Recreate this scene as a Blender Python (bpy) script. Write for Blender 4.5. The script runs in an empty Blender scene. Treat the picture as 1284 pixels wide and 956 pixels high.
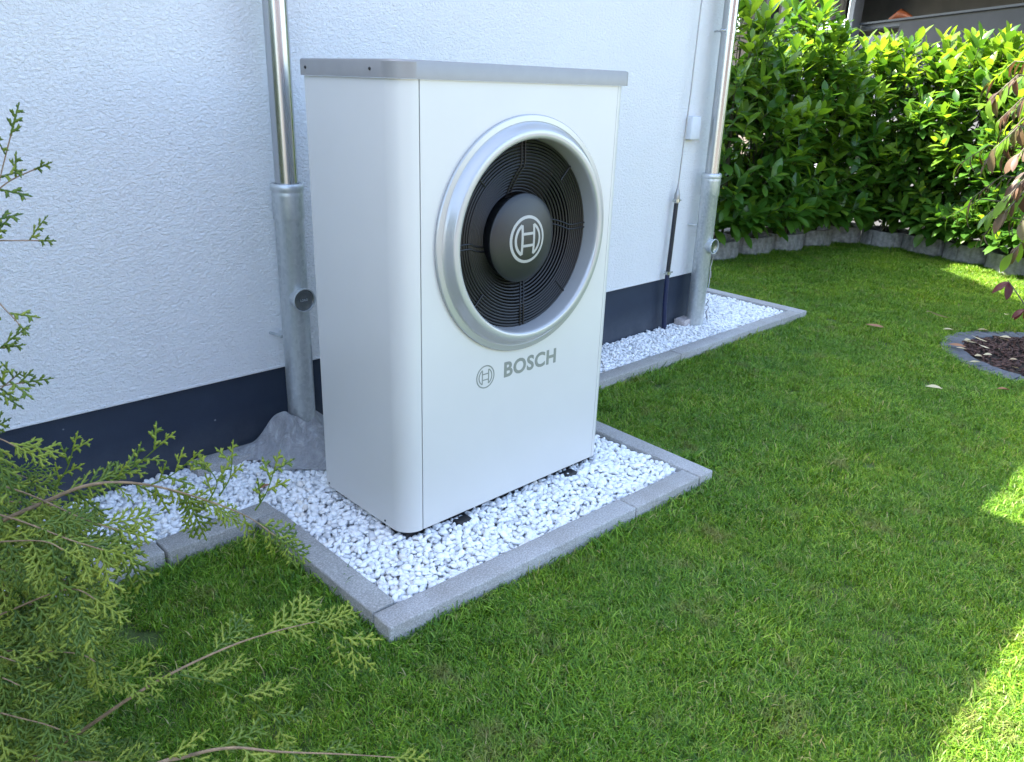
import bpy, bmesh, math, random
import numpy as np
from mathutils import Vector, Matrix, Euler, noise as mnoise
S = bpy.context.scene
COL = S.collection
rnd = random.Random(7)
# ------------------------------------------------------------------ camera, sky, sun, exposure
CAM = Vector((0, 0, 1.42))
RIGHT = Vector((0.72190811, -0.69125069, 0.03195556))
DOWN = Vector((-0.22237937, -0.27547655, -0.93523264))
FWD = Vector((0.65528321, 0.66804577, -0.35258865))
FPX = 993.03
cd = bpy.data.cameras.new('camera'); cam = bpy.data.objects.new('camera', cd); COL.objects.link(cam)
cam.matrix_world = Matrix.Translation(CAM) @ Matrix(((RIGHT.x, -DOWN.x, -FWD.x), (RIGHT.y, -DOWN.y, -FWD.y), (RIGHT.z, -DOWN.z, -FWD.z))).to_4x4()
cd.sensor_width = 36; cd.lens = 36 * FPX / 1284; cd.clip_start = 0.02; cd.clip_end = 1000
cd.dof.use_dof = True; cd.dof.focus_distance = 2.4; cd.dof.aperture_fstop = 14
S.camera = cam
def ray(u, v): return RIGHT * (u - 642) + DOWN * (v - 478) + FWD * FPX
def at(u, v, d): return CAM + ray(u, v) * (d / FPX)
def gp(u, v, z=0.0):
    r = ray(u, v); return CAM + r * ((z - CAM.z) / r.z)
def pix(p):
    q = p - CAM; d = q.dot(FWD)
    return (642 + FPX * q.dot(RIGHT) / d, 478 + FPX * q.dot(DOWN) / d, d)
SUN_TRAVEL = Vector((0.52, -0.64, -1.0)).normalized()
W = bpy.data.worlds.new('World'); S.world = W; W.use_nodes = True
nt = W.node_tree; sky = nt.nodes.new('ShaderNodeTexSky'); sky.sky_type = 'NISHITA'; sky.sun_disc = False
sky.sun_elevation = math.asin(-SUN_TRAVEL.z); sky.sun_rotation = math.atan2(-SUN_TRAVEL.x, -SUN_TRAVEL.y)
sky.air_density = 1.0; sky.dust_density = 1.8; sky.ozone_density = 0.3
nt.nodes['Background'].inputs[1].default_value = 0.14
nt.links.new(sky.outputs[0], nt.nodes['Background'].inputs[0])
sl = bpy.data.lights.new('sun', 'SUN'); sl.energy = 4.0; sl.angle = math.radians(0.5); sl.color = (1, 0.95, 0.87)
sun = bpy.data.objects.new('sun', sl); COL.objects.link(sun)
sun.rotation_euler = SUN_TRAVEL.to_track_quat('-Z', 'Y').to_euler()
S.view_settings.view_transform = 'Standard'; S.view_settings.look = 'None'; S.view_settings.gamma = 1
S.view_settings.use_curve_mapping = False; S.view_settings.exposure = 2.82
S.cycles.max_bounces = 8; S.cycles.transparent_max_bounces = 8
S.cycles.use_denoising = True
# ------------------------------------------------------------------ materials
class NT:
    def __init__(s, name):
        s.m = bpy.data.materials.new(name); s.m.use_nodes = True; s.t = s.m.node_tree
        s.b = s.t.nodes['Principled BSDF']; s.out = s.t.nodes['Material Output']
    def n(s, typ, ins=None, **kw):
        nd = s.t.nodes.new('ShaderNode' + typ)
        for k, v in kw.items(): setattr(nd, k, v)
        for k, v in (ins or {}).items():
            if isinstance(v, bpy.types.NodeSocket): s.t.links.new(v, nd.inputs[k])
            else: nd.inputs[k].default_value = v
        return nd
    def set(s, **kw):
        for k, v in kw.items():
            k = k.replace('_', ' ')
            if isinstance(v, bpy.types.NodeSocket): s.t.links.new(v, s.b.inputs[k])
            else: s.b.inputs[k].default_value = v
    def coord(s, kind='Object'): return s.n('TexCoord').outputs[kind]
    def pos(s): return s.n('NewGeometry').outputs['Position']
    def mapping(s, vec, scale): return s.n('Mapping', {'Vector': vec, 'Scale': scale}).outputs[0]
    def noise(s, vec, scale, detail=4, rough=0.55, dist=0): return s.n('TexNoise', {'Vector': vec, 'Scale': scale, 'Detail': detail, 'Roughness': rough, 'Distortion': dist}).outputs[0]
    def ramp(s, fac, stops):
        nd = s.n('ValToRGB', {'Fac': fac}); el = nd.color_ramp.elements
        while len(el) < len(stops): el.new(0.5)
        for e, (p, c) in zip(el, stops): e.position = p; e.color = (*c, 1) if len(c) == 3 else c
        return nd.outputs[0]
    def mix(s, fac, a, b, mode='MIX'):
        nd = s.n('Mix', data_type='RGBA', blend_type=mode)
        for k, v in ((0, fac), (6, a), (7, b)):
            if isinstance(v, bpy.types.NodeSocket): s.t.links.new(v, nd.inputs[k])
            else: nd.inputs[k].default_value = ((*v, 1) if k and len(v) == 3 else v)
        return nd.outputs[2]
    def bump(s, h, strength, dist=0.005):
        return s.n('Bump', {'Height': h, 'Strength': strength, 'Distance': dist}).outputs[0]
def simple(name, col, rough=0.5, metal=0.0, var=0.12, scale=30, bump=0.0, coat=0.0, bscale=200, bdist=0.002):
    m = NT(name); p = m.coord()
    nz = m.noise(p, scale, 5)
    c = m.ramp(nz, [(0.3, tuple(x * (1 - var) for x in col)), (0.7, tuple(min(1, x * (1 + var)) for x in col))])
    m.set(Base_Color=c, Roughness=rough, Metallic=metal)
    if coat: m.set(Coat_Weight=coat, Coat_Roughness=0.05)
    if bump: m.set(Normal=m.bump(m.noise(p, bscale, 4), bump, bdist))
    return m.m
def leafy(name, cols, rough=0.4, trans=0.35, tcol=None, scale=6, attr=True, spec=0.5):
    m = NT(name); r = m.n('ObjectInfo').outputs['Random']
    g = m.n('NewGeometry'); f = m.n('Math', {0: g.outputs['Random Per Island'], 1: r}, operation='ADD').outputs[0]
    f = m.n('Math', {0: f, 1: 1.0}, operation='FRACT').outputs[0]
    k = len(cols); c = m.ramp(f, [(i / max(1, k - 1), cc) for i, cc in enumerate(cols)])
    nz = m.noise(g.outputs['Position'], scale, 3)
    c = m.mix(m.ramp(nz, [(0.35, (0, 0, 0)), (0.7, (0.5, 0.5, 0.5))]), c, m.mix(1.0, c, (0.6, 0.7, 0.5), 'MULTIPLY'))
    m.set(Base_Color=c, Roughness=rough, Specular_IOR_Level=spec)
    tc = m.mix(1.0, c, tcol or (2.2, 2.0, 0.8), 'MULTIPLY')
    tr = m.n('BsdfTranslucent', {'Color': tc})
    mx = m.n('MixShader', {0: trans, 1: m.b.outputs[0], 2: tr.outputs[0]})
    m.t.links.new(mx.outputs[0], m.out.inputs[0])
    return m.m
M = {}
def mats():
    m = NT('white_stucco'); p = m.pos()
    a = m.noise(m.mapping(p, (88, 88, 125)), 1.0, 4, 0.6, 0.5); b = m.noise(p, 330, 2, 0.6)
    h = m.n('Math', {0: a, 1: m.n('Math', {0: b, 1: 0.25}, operation='MULTIPLY').outputs[0]}, operation='ADD').outputs[0]
    st = m.noise(m.mapping(p, (1.1, 1.1, 0.35)), 1.0, 4)
    m.set(Base_Color=m.ramp(st, [(0.3, (0.80, 0.80, 0.80)), (0.7, (0.84, 0.84, 0.84))]), Roughness=0.9, Normal=m.bump(m.ramp(h, [(0.35, (0,) * 3), (0.9, (1,) * 3)]), 1.0, 0.0066)); M['stucco'] = m.m
    m = NT('plinth_paint'); p = m.pos()
    c = m.ramp(m.noise(p, 7, 5), [(0.3, (0.011, 0.020, 0.040)), (0.7, (0.016, 0.027, 0.050))])
    spk = m.ramp(m.n('TexVoronoi', {'Vector': p, 'Scale': 9.0}).outputs['Distance'], [(0.028, (1, 1, 1)), (0.04, (0, 0, 0))])
    c = m.mix(m.n('Math', {0: spk, 1: 0.35}, operation='MULTIPLY').outputs[0], c, (0.4, 0.42, 0.45))
    dust = m.n('MapRange', {'Value': m.n('SeparateXYZ', {0: p}).outputs[2], 'From Min': 0.22, 'From Max': 0.03, 'To Min': 0.0, 'To Max': 0.3}).outputs[0]
    dust = m.n('Math', {0: dust, 1: m.noise(p, 14, 5, 0.7)}, operation='MULTIPLY').outputs[0]
    c = m.mix(dust, c, (0.25, 0.26, 0.27))
    m.set(Base_Color=c, Roughness=0.75, Normal=m.bump(m.noise(p, 160, 4), 0.4, 0.002)); M['plinth'] = m.m
    m = NT('white_powder_coat'); p = m.coord()
    sm = m.noise(p, 3.5, 4, 0.6)
    m.set(Base_Color=m.ramp(sm, [(0.3, (0.565, 0.555, 0.53)), (0.7, (0.585, 0.575, 0.55))]), Roughness=0.33, Specular_IOR_Level=0.4, Coat_Weight=0.12, Coat_Roughness=0.08)
    M['white'] = m.m
    M['cap'] = simple('grey_lid_paint', (0.25, 0.245, 0.24), 0.42, 0.15, 0.04, 25, 0.05, bscale=500)
    m = NT('silver_ring_paint'); p = m.coord()
    m.set(Base_Color=(0.40, 0.405, 0.405, 1), Metallic=0.3, Roughness=0.25, Normal=m.bump(m.noise(p, 900, 2), 0.06, 0.0005)); M['silver'] = m.m
    M['black'] = simple('black_plastic', (0.0045, 0.0046, 0.0055), 0.5, 0, 0.2, 40)
    M['dark'] = simple('dark_cavity_plastic', (0.0035, 0.0035, 0.0055), 0.5, 0, 0.2, 20)
    M['hub'] = simple('dark_grey_hub_plastic', (0.014, 0.0155, 0.018), 0.42, 0, 0.08, 60, 0.15, bscale=900, bdist=0.0006)
    M['print_light'] = simple('pale_grey_print', (0.37, 0.365, 0.34), 0.5, 0, 0.03, 60)
    M['print_grey'] = simple('grey_green_print', (0.215, 0.23, 0.20), 0.5, 0, 0.06, 60)
    M['rubber'] = simple('black_rubber', (0.012, 0.012, 0.013), 0.6, 0, 0.3, 60, 0.3)
    m = NT('stainless_tube'); p = m.coord()
    st = m.noise(m.mapping(p, (40, 40, 0.6)), 1.0, 4)
    m.set(Base_Color=m.ramp(st, [(0.3, (0.44, 0.45, 0.46)), (0.7, (0.53, 0.54, 0.545))]), Metallic=1.0, Roughness=m.ramp(st, [(0.3, (0.20,) * 3), (0.7, (0.32,) * 3)])); M['steel'] = m.m
    m = NT('galvanised_zinc'); p = m.coord()
    v = m.n('TexVoronoi', {'Vector': m.mapping(p, (1, 1, 0.8)), 'Scale': 95.0, 'Randomness': 1.0}).outputs['Color']
    bw = m.n('RGBToBW', {0: v}).outputs[0]
    streak = m.noise(m.mapping(p, (22, 22, 2.2)), 1.0, 5, 0.65)
    c = m.mix(m.ramp(streak, [(0.35, (0,) * 3), (0.75, (1,) * 3)]), m.ramp(bw, [(0.2, (0.40, 0.43, 0.44)), (0.8, (0.52, 0.545, 0.55))]), (0.62, 0.64, 0.64))
    m.set(Base_Color=c, Metallic=0.6, Roughness=m.ramp(streak, [(0.3, (0.33,) * 3), (0.7, (0.48,) * 3)]), Normal=m.bump(bw, 0.06, 0.001)); M['zinc'] = m.m
    m = NT('kerb_concrete'); p = m.pos()
    r = m.n('ObjectInfo').outputs['Random']
    c1 = m.ramp(m.noise(p, 190, 4, 0.85), [(0.25, (0.15, 0.148, 0.14)), (0.52, (0.315, 0.31, 0.295)), (0.72, (0.56, 0.55, 0.525))])
    c2 = m.ramp(m.noise(p, 6, 5, 0.65), [(0.3, (0.85, 0.83, 0.80)), (0.7, (1.12, 1.13, 1.15))])
    c = m.mix(1.0, c1, c2, 'MULTIPLY')
    c = m.mix(1.0, c, m.ramp(r, [(0, (0.88, 0.87, 0.84)), (1, (1.1, 1.1, 1.12))]), 'MULTIPLY')
    st = m.noise(m.mapping(p, (1, 1, 1)), 17, 5, 0.7)
    c = m.mix(m.ramp(st, [(0.665, (0,) * 3), (0.72, (0.7,) * 3)]), c, (0.08, 0.08, 0.078))
    side = m.n('MapRange', {'Value': m.n('SeparateXYZ', {0: p}).outputs[2], 'From Min': 0.03, 'From Max': 0.0, 'To Min': 0.0, 'To Max': 0.4}).outputs[0]
    side = m.n('Math', {0: side, 1: m.noise(m.mapping(p, (60, 60, 6)), 1.0, 4)}, operation='MULTIPLY').outputs[0]
    c = m.mix(side, c, (0.13, 0.13, 0.08))
    m.set(Base_Color=c, Roughness=0.88, Normal=m.bump(m.noise(p, 330, 4, 0.7), 0.5, 0.002)); M['kerb'] = m.m
    m = NT('white_marble_pebble'); g = m.n('NewGeometry'); r = m.n('ObjectInfo').outputs['Random']
    f = m.n('Math', {0: g.outputs['Random Per Island'], 1: r}, operation='ADD').outputs[0]
    f = m.n('Math', {0: f}, operation='FRACT').outputs[0]
    c = m.ramp(f, [(0, (0.50, 0.51, 0.52)), (0.12, (0.72, 0.73, 0.735)), (0.5, (0.80, 0.805, 0.80)), (0.88, (0.85, 0.85, 0.84)), (1, (0.66, 0.62, 0.56))])
    c = m.mix(m.ramp(m.noise(g.outputs['Position'], 130, 4), [(0.5, (0,) * 3), (0.8, (0.4,) * 3)]), c, (0.55, 0.57, 0.59))
    m.set(Base_Color=c, Roughness=0.55, Normal=m.bump(m.noise(g.outputs['Position'], 260, 3), 0.25, 0.002)); M['pebble'] = m.m
    m = NT('gravel_base'); p = m.pos()
    m.set(Base_Color=m.ramp(m.noise(p, 90, 4), [(0.3, (0.45, 0.455, 0.46)), (0.7, (0.66, 0.665, 0.67))]), Roughness=0.9); M['gravel'] = m.m
    m = NT('geotextile'); p = m.pos()
    c = m.ramp(m.noise(m.mapping(p, (1, 1, .5)), 16, 4, 0.6, 2.2), [(0.35, (0.26, 0.262, 0.27)), (0.55, (0.32, 0.322, 0.33)), (0.72, (0.45, 0.455, 0.46))])
    m.set(Base_Color=c, Roughness=0.85, Sheen_Weight=0.15, Normal=m.bump(m.n('Math', {0: m.n('Math', {0: m.noise(m.mapping(p, (1, 1, .55)), 30, 5, 0.6, 1.0), 1: 0.5}, operation='SUBTRACT').outputs[0]}, operation='ABSOLUTE').outputs[0], 0.8, -0.03)); M['fleece'] = m.m
    m = NT('lawn_soil'); p = m.pos()
    c = m.ramp(m.noise(p, 24, 6, 0.7), [(0.3, (0.040, 0.055, 0.014)), (0.6, (0.065, 0.105, 0.018)), (0.8, (0.10, 0.105, 0.035))])
    m.set(Base_Color=c, Roughness=0.95, Normal=m.bump(m.noise(p, 120, 5), 0.6, 0.01)); M['soil'] = m.m
    m = NT('grass_blade'); p = m.pos(); g = m.n('NewGeometry'); r = m.n('ObjectInfo').outputs['Random']
    f = m.n('Math', {0: g.outputs['Random Per Island'], 1: r}, operation='ADD').outputs[0]
    f = m.n('Math', {0: f}, operation='FRACT').outputs[0]
    c = m.ramp(f, [(0, (0.034, 0.100, 0.006)), (0.35, (0.080, 0.190, 0.012)), (0.65, (0.135, 0.270, 0.018)), (0.88, (0.215, 0.355, 0.038)), (0.96, (0.23, 0.27, 0.08)), (1, (0.36, 0.31, 0.16))])
    big = m.noise(p, 2.3, 4, 0.6); c = m.mix(m.ramp(big, [(0.42, (0,) * 3), (0.68, (0.6,) * 3)]), c, m.mix(1.0, c, (1.7, 1.35, 0.9), 'MULTIPLY'))
    mid = m.noise(p, 9, 4, 0.6); c = m.mix(m.ramp(mid, [(0.5, (0,) * 3), (0.72, (0.75,) * 3)]), c, m.mix(1.0, c, (0.55, 0.68, 0.8), 'MULTIPLY'))
    m.set(Base_Color=c, Roughness=0.42, Specular_IOR_Level=0.3)
    straw = m.noise(p, 5.5, 5, 0.65); c = m.mix(m.ramp(straw, [(0.575, (0,) * 3), (0.70, (0.6,) * 3)]), c, (0.22, 0.19, 0.075))
    m.set(Base_Color=c)
    tr = m.n('BsdfTranslucent', {'Color': m.mix(1.0, c, (1.7, 1.6, 0.6), 'MULTIPLY')})
    mx = m.n('MixShader', {0: 0.27, 1: m.b.outputs[0], 2: tr.outputs[0]}); m.t.links.new(mx.outputs[0], m.out.inputs[0]); M['grass'] = m.m
    M['laurel'] = leafy('laurel_leaf', [(0.036, 0.105, 0.015), (0.060, 0.150, 0.020), (0.090, 0.190, 0.026)], 0.32, 0.34)
    M['laurel_young'] = leafy('laurel_leaf_young', [(0.110, 0.215, 0.022), (0.165, 0.270, 0.032), (0.135, 0.245, 0.026)], 0.34, 0.45)
    M['laurel_dry'] = leafy('laurel_leaf_withered', [(0.20, 0.12, 0.03), (0.28, 0.17, 0.04)], 0.5, 0.3, (1.5, 1.3, 0.8))
    M['stem'] = simple('laurel_stem', (0.055, 0.050, 0.025), 0.8, 0, 0.4, 40, 0.4)
    M['bronze'] = leafy('bronze_leaf', [(0.075, 0.034, 0.026), (0.12, 0.060, 0.032), (0.085, 0.085, 0.028), (0.14, 0.075, 0.042)], 0.5, 0.3, (1.9, 1.5, 0.9))
    M['crimson'] = leafy('crimson_leaf', [(0.10, 0.012, 0.014), (0.14, 0.03, 0.025)], 0.42, 0.3, (1.8, 1.2, 0.9))
    M['bark'] = simple('young_bark', (0.10, 0.085, 0.055), 0.8, 0, 0.3, 60, 0.4)
    M['thuja'] = leafy('thuja_scale_leaf', [(0.058, 0.120, 0.016), (0.11, 0.185, 0.020), (0.165, 0.235, 0.026)], 0.5, 0.38, (1.8, 1.6, 0.7), 20)
    M['thuja_young'] = leafy('thuja_scale_leaf_young', [(0.22, 0.295, 0.034), (0.29, 0.345, 0.045), (0.17, 0.245, 0.03)], 0.5, 0.38, (1.6, 1.5, 0.7), 20)
    M['thuja_bark'] = simple('thuja_twig_bark', (0.21, 0.145, 0.085), 0.8, 0, 0.3, 80, 0.4)
    M['planter'] = simple('planter_concrete', (0.26, 0.255, 0.245), 0.92, 0, 0.4, 22, 0.9, bscale=130, bdist=0.006)
    M['earth'] = simple('dark_earth', (0.030, 0.022, 0.016), 0.95, 0, 0.5, 50, 0.9, bscale=90, bdist=0.02)
    M['mulch'] = simple('bark_mulch', (0.060, 0.030, 0.022), 0.9, 0, 0.6, 60, 0.7)
    M['bedstone'] = simple('dark_grey_edging_stone', (0.085, 0.092, 0.105), 0.8, 0, 0.25, 40, 0.5, bscale=250)
    M['dryleaf'] = leafy('dry_cream_leaf', [(0.50, 0.40, 0.24), (0.62, 0.52, 0.34), (0.42, 0.30, 0.17)], 0.7, 0.15, (1.1, 1.0, 0.8))
    M['dryred'] = leafy('dry_rust_leaf', [(0.30, 0.13, 0.08), (0.36, 0.18, 0.10)], 0.7, 0.15, (1.1, 1.0, 0.8))
    M['cable'] = simple('black_cable_sleeve', (0.012, 0.014, 0.022), 0.4, 0, 0.2, 40)
    M['bluecable'] = simple('blue_black_sleeve', (0.014, 0.020, 0.060), 0.4, 0, 0.2, 40)
    M['wire'] = simple('aluminium_wire', (0.33, 0.33, 0.33), 0.4, 0.8, 0.05, 40)
    M['boxplastic'] = simple('light_grey_box_plastic', (0.58, 0.60, 0.63), 0.5, 0, 0.03, 40)
    M['granite'] = simple('pinkish_stone', (0.42, 0.38, 0.37), 0.85, 0, 0.25, 60, 0.5)
    M['rooftile'] = simple('roof_tile', (0.10, 0.045, 0.035), 0.8, 0, 0.2, 20)
    M['soffit'] = simple('white_soffit_board', (0.6, 0.6, 0.58), 0.7, 0, 0.05, 10)
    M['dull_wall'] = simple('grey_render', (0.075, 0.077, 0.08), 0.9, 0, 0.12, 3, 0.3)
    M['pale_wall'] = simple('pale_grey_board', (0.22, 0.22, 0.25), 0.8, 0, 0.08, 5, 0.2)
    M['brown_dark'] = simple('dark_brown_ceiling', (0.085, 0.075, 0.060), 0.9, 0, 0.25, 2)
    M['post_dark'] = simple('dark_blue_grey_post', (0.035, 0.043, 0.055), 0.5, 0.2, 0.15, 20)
    M['post_grey'] = simple('light_grey_post', (0.17, 0.18, 0.20), 0.5, 0.2, 0.1, 20)
    M['orange'] = simple('orange_tool_paint', (0.40, 0.10, 0.03), 0.5, 0, 0.2, 20)
    M['brown_tool'] = simple('brown_wooden_arm', (0.16, 0.075, 0.025), 0.6, 0, 0.2, 20)
    m = NT('swirl_panel'); p = m.pos()
    w = m.n('TexWave', {'Vector': p, 'Scale': 2.2, 'Distortion': 9.0, 'Detail': 1.0, 'Detail Scale': 0.8}).outputs[0]
    m.set(Base_Color=m.ramp(w, [(0.25, (0.025, 0.021, 0.017)), (0.6, (0.055, 0.046, 0.040)), (0.85, (0.08, 0.07, 0.06))]), Roughness=0.7, Normal=m.bump(w, 0.6, 0.02)); M['swirl'] = m.m
    M['capmetal'] = simple('dark_zinc_cap', (0.20, 0.215, 0.22), 0.25, 0.85, 0.1, 40)
    M['beige'] = simple('beige_render', (0.13, 0.105, 0.085), 0.9, 0, 0.1, 3)
    M['drive'] = simple('shade_dark_asphalt', (0.05, 0.05, 0.05), 0.9, 0, 0.2, 8, 0.3)  # driveway colour darkened to stand in for the shade behind the hedge
    M['reflect_paving'] = simple('stone_paving', (0.17, 0.155, 0.13), 0.9, 0, 0.15, 4, 0.3)
    M['glass'] = simple('dark_window_glass', (0.02, 0.025, 0.03), 0.08, 0, 0.1, 3)
mats()
# ------------------------------------------------------------------ object helpers
WM = {}
def tag(o, label=None, cat=None, group=None, kind=None):
    if label: o['label'] = label
    if cat: o['category'] = cat
    if group: o['group'] = group
    if kind: o['kind'] = kind
    return o
def place(o, parent=None, mw=None):
    COL.objects.link(o); mw = mw or Matrix.Identity(4); WM[o.name] = mw
    o.matrix_basis = mw
    if parent:
        o.parent = parent; o.matrix_parent_inverse = WM[parent.name].inverted()
    return o
def thing(name, loc, label, cat, group=None):
    o = bpy.data.objects.new(name, None); o.empty_display_size = 0.1
    place(o, None, Matrix.Translation(Vector(loc))); return tag(o, label, cat, group)
def mk(name, verts, faces, mat, smooth=False):
    me = bpy.data.meshes.new(name); me.from_pydata([tuple(v) for v in verts], [], faces); me.update()
    for m in (mat if isinstance(mat, (list, tuple)) else [mat]): me.materials.append(M[m])
    if smooth: me.polygons.foreach_set('use_smooth', [True] * len(me.polygons))
    return me
def obj(name, me, parent=None, mw=None): return place(bpy.data.objects.new(name, me), parent, mw)
def sharp(me, ang=35):
    try: me.set_sharp_from_angle(angle=math.radians(ang))
    except Exception: pass
    return me
def bm_mesh(bm, name, mat, smooth=True, ang=35):
    bmesh.ops.recalc_face_normals(bm, faces=bm.faces)
    me = bpy.data.meshes.new(name); bm.to_mesh(me); bm.free(); me.materials.append(M[mat])
    if smooth:
        me.polygons.foreach_set('use_smooth', [True] * len(me.polygons)); sharp(me, ang)
    return me
def box(name, lo, hi, mat, bev=0.0, seg=2, jit=0):
    bm = bmesh.new(); bmesh.ops.create_cube(bm, size=1)
    lo, hi = Vector(lo), Vector(hi)
    for v in bm.verts: v.co = Vector([(lo[i] + hi[i]) / 2 + v.co[i] * (hi[i] - lo[i]) for i in range(3)])
    if bev: bmesh.ops.bevel(bm, geom=list(bm.edges), offset=bev, segments=seg, affect='EDGES', profile=0.5)
    if jit:
        for v in bm.verts: v.co += Vector([rnd.uniform(-jit, jit) for _ in range(3)])
    return bm_mesh(bm, name, mat, True, 50)
def frame_of(t):
    a = Vector((0, 0, 1)) if abs(t.z) < 0.9 else Vector((1, 0, 0))
    x = t.cross(a).normalized(); return x, t.cross(x).normalized()
def tube_geo(pts, rad, n=8, cap=True):
    pts = [Vector(p) for p in pts]; k = len(pts); V, F = [], []
    rr = rad if isinstance(rad, (list, tuple)) else [rad] * k
    px = None
    for i, p in enumerate(pts):
        t = (pts[min(i + 1, k - 1)] - pts[max(i - 1, 0)]).normalized()
        if px is None: x, y = frame_of(t)
        else:
            x = (px - t * px.dot(t)).normalized(); y = t.cross(x)
        px = x
        for j in range(n):
            a = 2 * math.pi * j / n; V.append(p + (x * math.cos(a) + y * math.sin(a)) * rr[i])
    for i in range(k - 1):
        for j in range(n):
            j2 = (j + 1) % n; F.append((i * n + j, i * n + j2, (i + 1) * n + j2, (i + 1) * n + j))
    if cap: F.append(tuple(range(n - 1, -1, -1))); F.append(tuple((k - 1) * n + j for j in range(n)))
    return V, F
def tube(name, pts, rad, mat, n=10): return sharp(mk(name, *tube_geo(pts, rad, n), mat, True), 50)
def join_geo(parts):
    V, F = [], []
    for v, f in parts:
        b = len(V); V += list(v); F += [tuple(i + b for i in q) for q in f]
    return V, F
def lathe(name, prof, center, mat, axis='Z', n=48, ang=40):
    # prof: (radius, height along axis); axis 'Z' up or 'Y' (height = world y)
    c = Vector(center); V, F = [], []; k = len(prof)
    for r, h in prof:
        for j in range(n):
            a = 2 * math.pi * j / n
            V.append(c + (Vector((r * math.cos(a), r * math.sin(a), h)) if axis == 'Z' else Vector((r * math.cos(a), h, r * math.sin(a)))))
    for i in range(k - 1):
        for j in range(n):
            j2 = (j + 1) % n; F.append((i * n + j, i * n + j2, (i + 1) * n + j2, (i + 1) * n + j))
    me = mk(name, V, F, mat, True)
    bm = bmesh.new(); bm.from_mesh(me); bmesh.ops.remove_doubles(bm, verts=bm.verts, dist=1e-6); bmesh.ops.recalc_face_normals(bm, faces=bm.faces); bm.to_mesh(me); bm.free()
    me.polygons.foreach_set('use_smooth', [True] * len(me.polygons)); sharp(me, ang); return me
def extrude_plan(name, plan, z0, z1, mat, ang=30, closed=True, capz=True):
    k = len(plan); V = [(x, y, z0) for x, y in plan] + [(x, y, z1) for x, y in plan]; F = []
    for i in range(k if closed else k - 1): j = (i + 1) % k; F.append((i, j, k + j, k + i))
    if capz and closed: F.append(tuple(range(k - 1, -1, -1))); F.append(tuple(range(k, 2 * k)))
    return sharp(mk(name, V, F, mat, True), ang)
def np_mesh(name, V, F, mat, smooth=False, midx=None):
    me = bpy.data.meshes.new(name); V = np.asarray(V, np.float32); F = np.asarray(F, np.int32); k = F.shape[1]
    me.vertices.add(len(V)); me.vertices.foreach_set('co', V.ravel())
    me.loops.add(F.size); me.loops.foreach_set('vertex_index', F.ravel())
    me.polygons.add(len(F)); me.polygons.foreach_set('loop_start', np.arange(0, F.size, k, dtype=np.int32))
    me.update(calc_edges=True)
    for m in (mat if isinstance(mat, (list, tuple)) else [mat]): me.materials.append(M[m])
    if midx is not None: me.polygons.foreach_set('material_index', np.asarray(midx, np.int32))
    if smooth: me.polygons.foreach_set('use_smooth', np.ones(len(F), bool))
    me.validate(); return me
def mesh_np(me):
    V = np.array([v.co for v in me.vertices]); F = [tuple(p.vertices) for p in me.polygons]; return V, F
def many(variants, mats4):
    # variants: list of (V ndarray, F ndarray); mats4: list of (variant index, 4x4)
    Vs, Fs, b = [], [], 0
    for k, m in mats4:
        V, F = variants[k]; A = np.array(m); Vs.append(V @ A[:3, :3].T + A[:3, 3]); Fs.append(F + b); b += len(V)
    return np.vstack(Vs), np.vstack(Fs)
# ------------------------------------------------------------------ ground and house
WALL_Y, CORNER_X = 2.70, 4.28
bm = bmesh.new(); bmesh.ops.create_circle(bm, cap_ends=True, segments=64, radius=250)
g = obj('lawn', bm_mesh(bm, 'lawn', 'soil', False)); tag(g, kind='structure')
house = thing('house', (-2, WALL_Y, 0), 'white rough plastered house with dark blue grey plinth behind the heat pump', 'house')
EAVE_Y, EAVE_Z, DEPTH, HX0 = 2.55, 2.62, 10.0, -8.0
V = [(HX0, WALL_Y, 0.36), (CORNER_X, WALL_Y, 0.36), (CORNER_X, WALL_Y, 2.75), (HX0, WALL_Y, 2.75)]
rz = 2.75 + 0.807 * DEPTH / 2; yb = WALL_Y + DEPTH
V += [(CORNER_X, yb, 0.36), (CORNER_X, yb, 2.75), (CORNER_X, (WALL_Y + yb) / 2, rz), (HX0, yb, 0.36), (HX0, yb, 2.75), (HX0, (WALL_Y + yb) / 2, rz)]
obj('wall', mk('wall', V, [(0, 1, 2, 3), (1, 4, 5, 6, 2), (4, 7, 8, 5), (7, 0, 3, 9, 8)], 'stucco'), house)
obj('plinth', box('plinth', (HX0 + .012, WALL_Y + .012, -0.3), (CORNER_X - .012, yb - .012, 0.368), 'plinth'), house)
obj('plaster_edge', box('plaster_edge', (HX0 - .001, WALL_Y - .003, 0.352), (CORNER_X + .003, WALL_Y + .02, 0.362), 'stucco', 0.002), house)
OV = 0.30; k = 0.807; x0, x1 = HX0 - .3, CORNER_X + OV
def slab(y0, z0, y1, z1, t=0.16):
    return [(x0, y0, z0), (x1, y0, z0), (x1, y1, z1), (x0, y1, z1), (x0, y0, z0 + t), (x1, y0, z0 + t), (x1, y1, z1 + t), (x0, y1, z1 + t)], [(3, 2, 1, 0), (4, 5, 6, 7), (0, 1, 5, 4), (1, 2, 6, 5), (2, 3, 7, 6), (3, 0, 4, 7)]
ym = (WALL_Y + yb) / 2; EY = 2.34; EZ = 2.56
for nm, a in (('roof', (EY, EZ, ym, EZ + k * (ym - EY))), ('roof', (2 * ym - EY, EZ, ym, EZ + k * (ym - EY)))):
    obj(nm, mk(nm, *slab(*a), 'rooftile'), house)
obj('soffit', box('soffit', (x0 + .02, EY + .02, 2.60), (x1 - .02, WALL_Y - .004, 2.63), 'soffit'), house)
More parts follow.
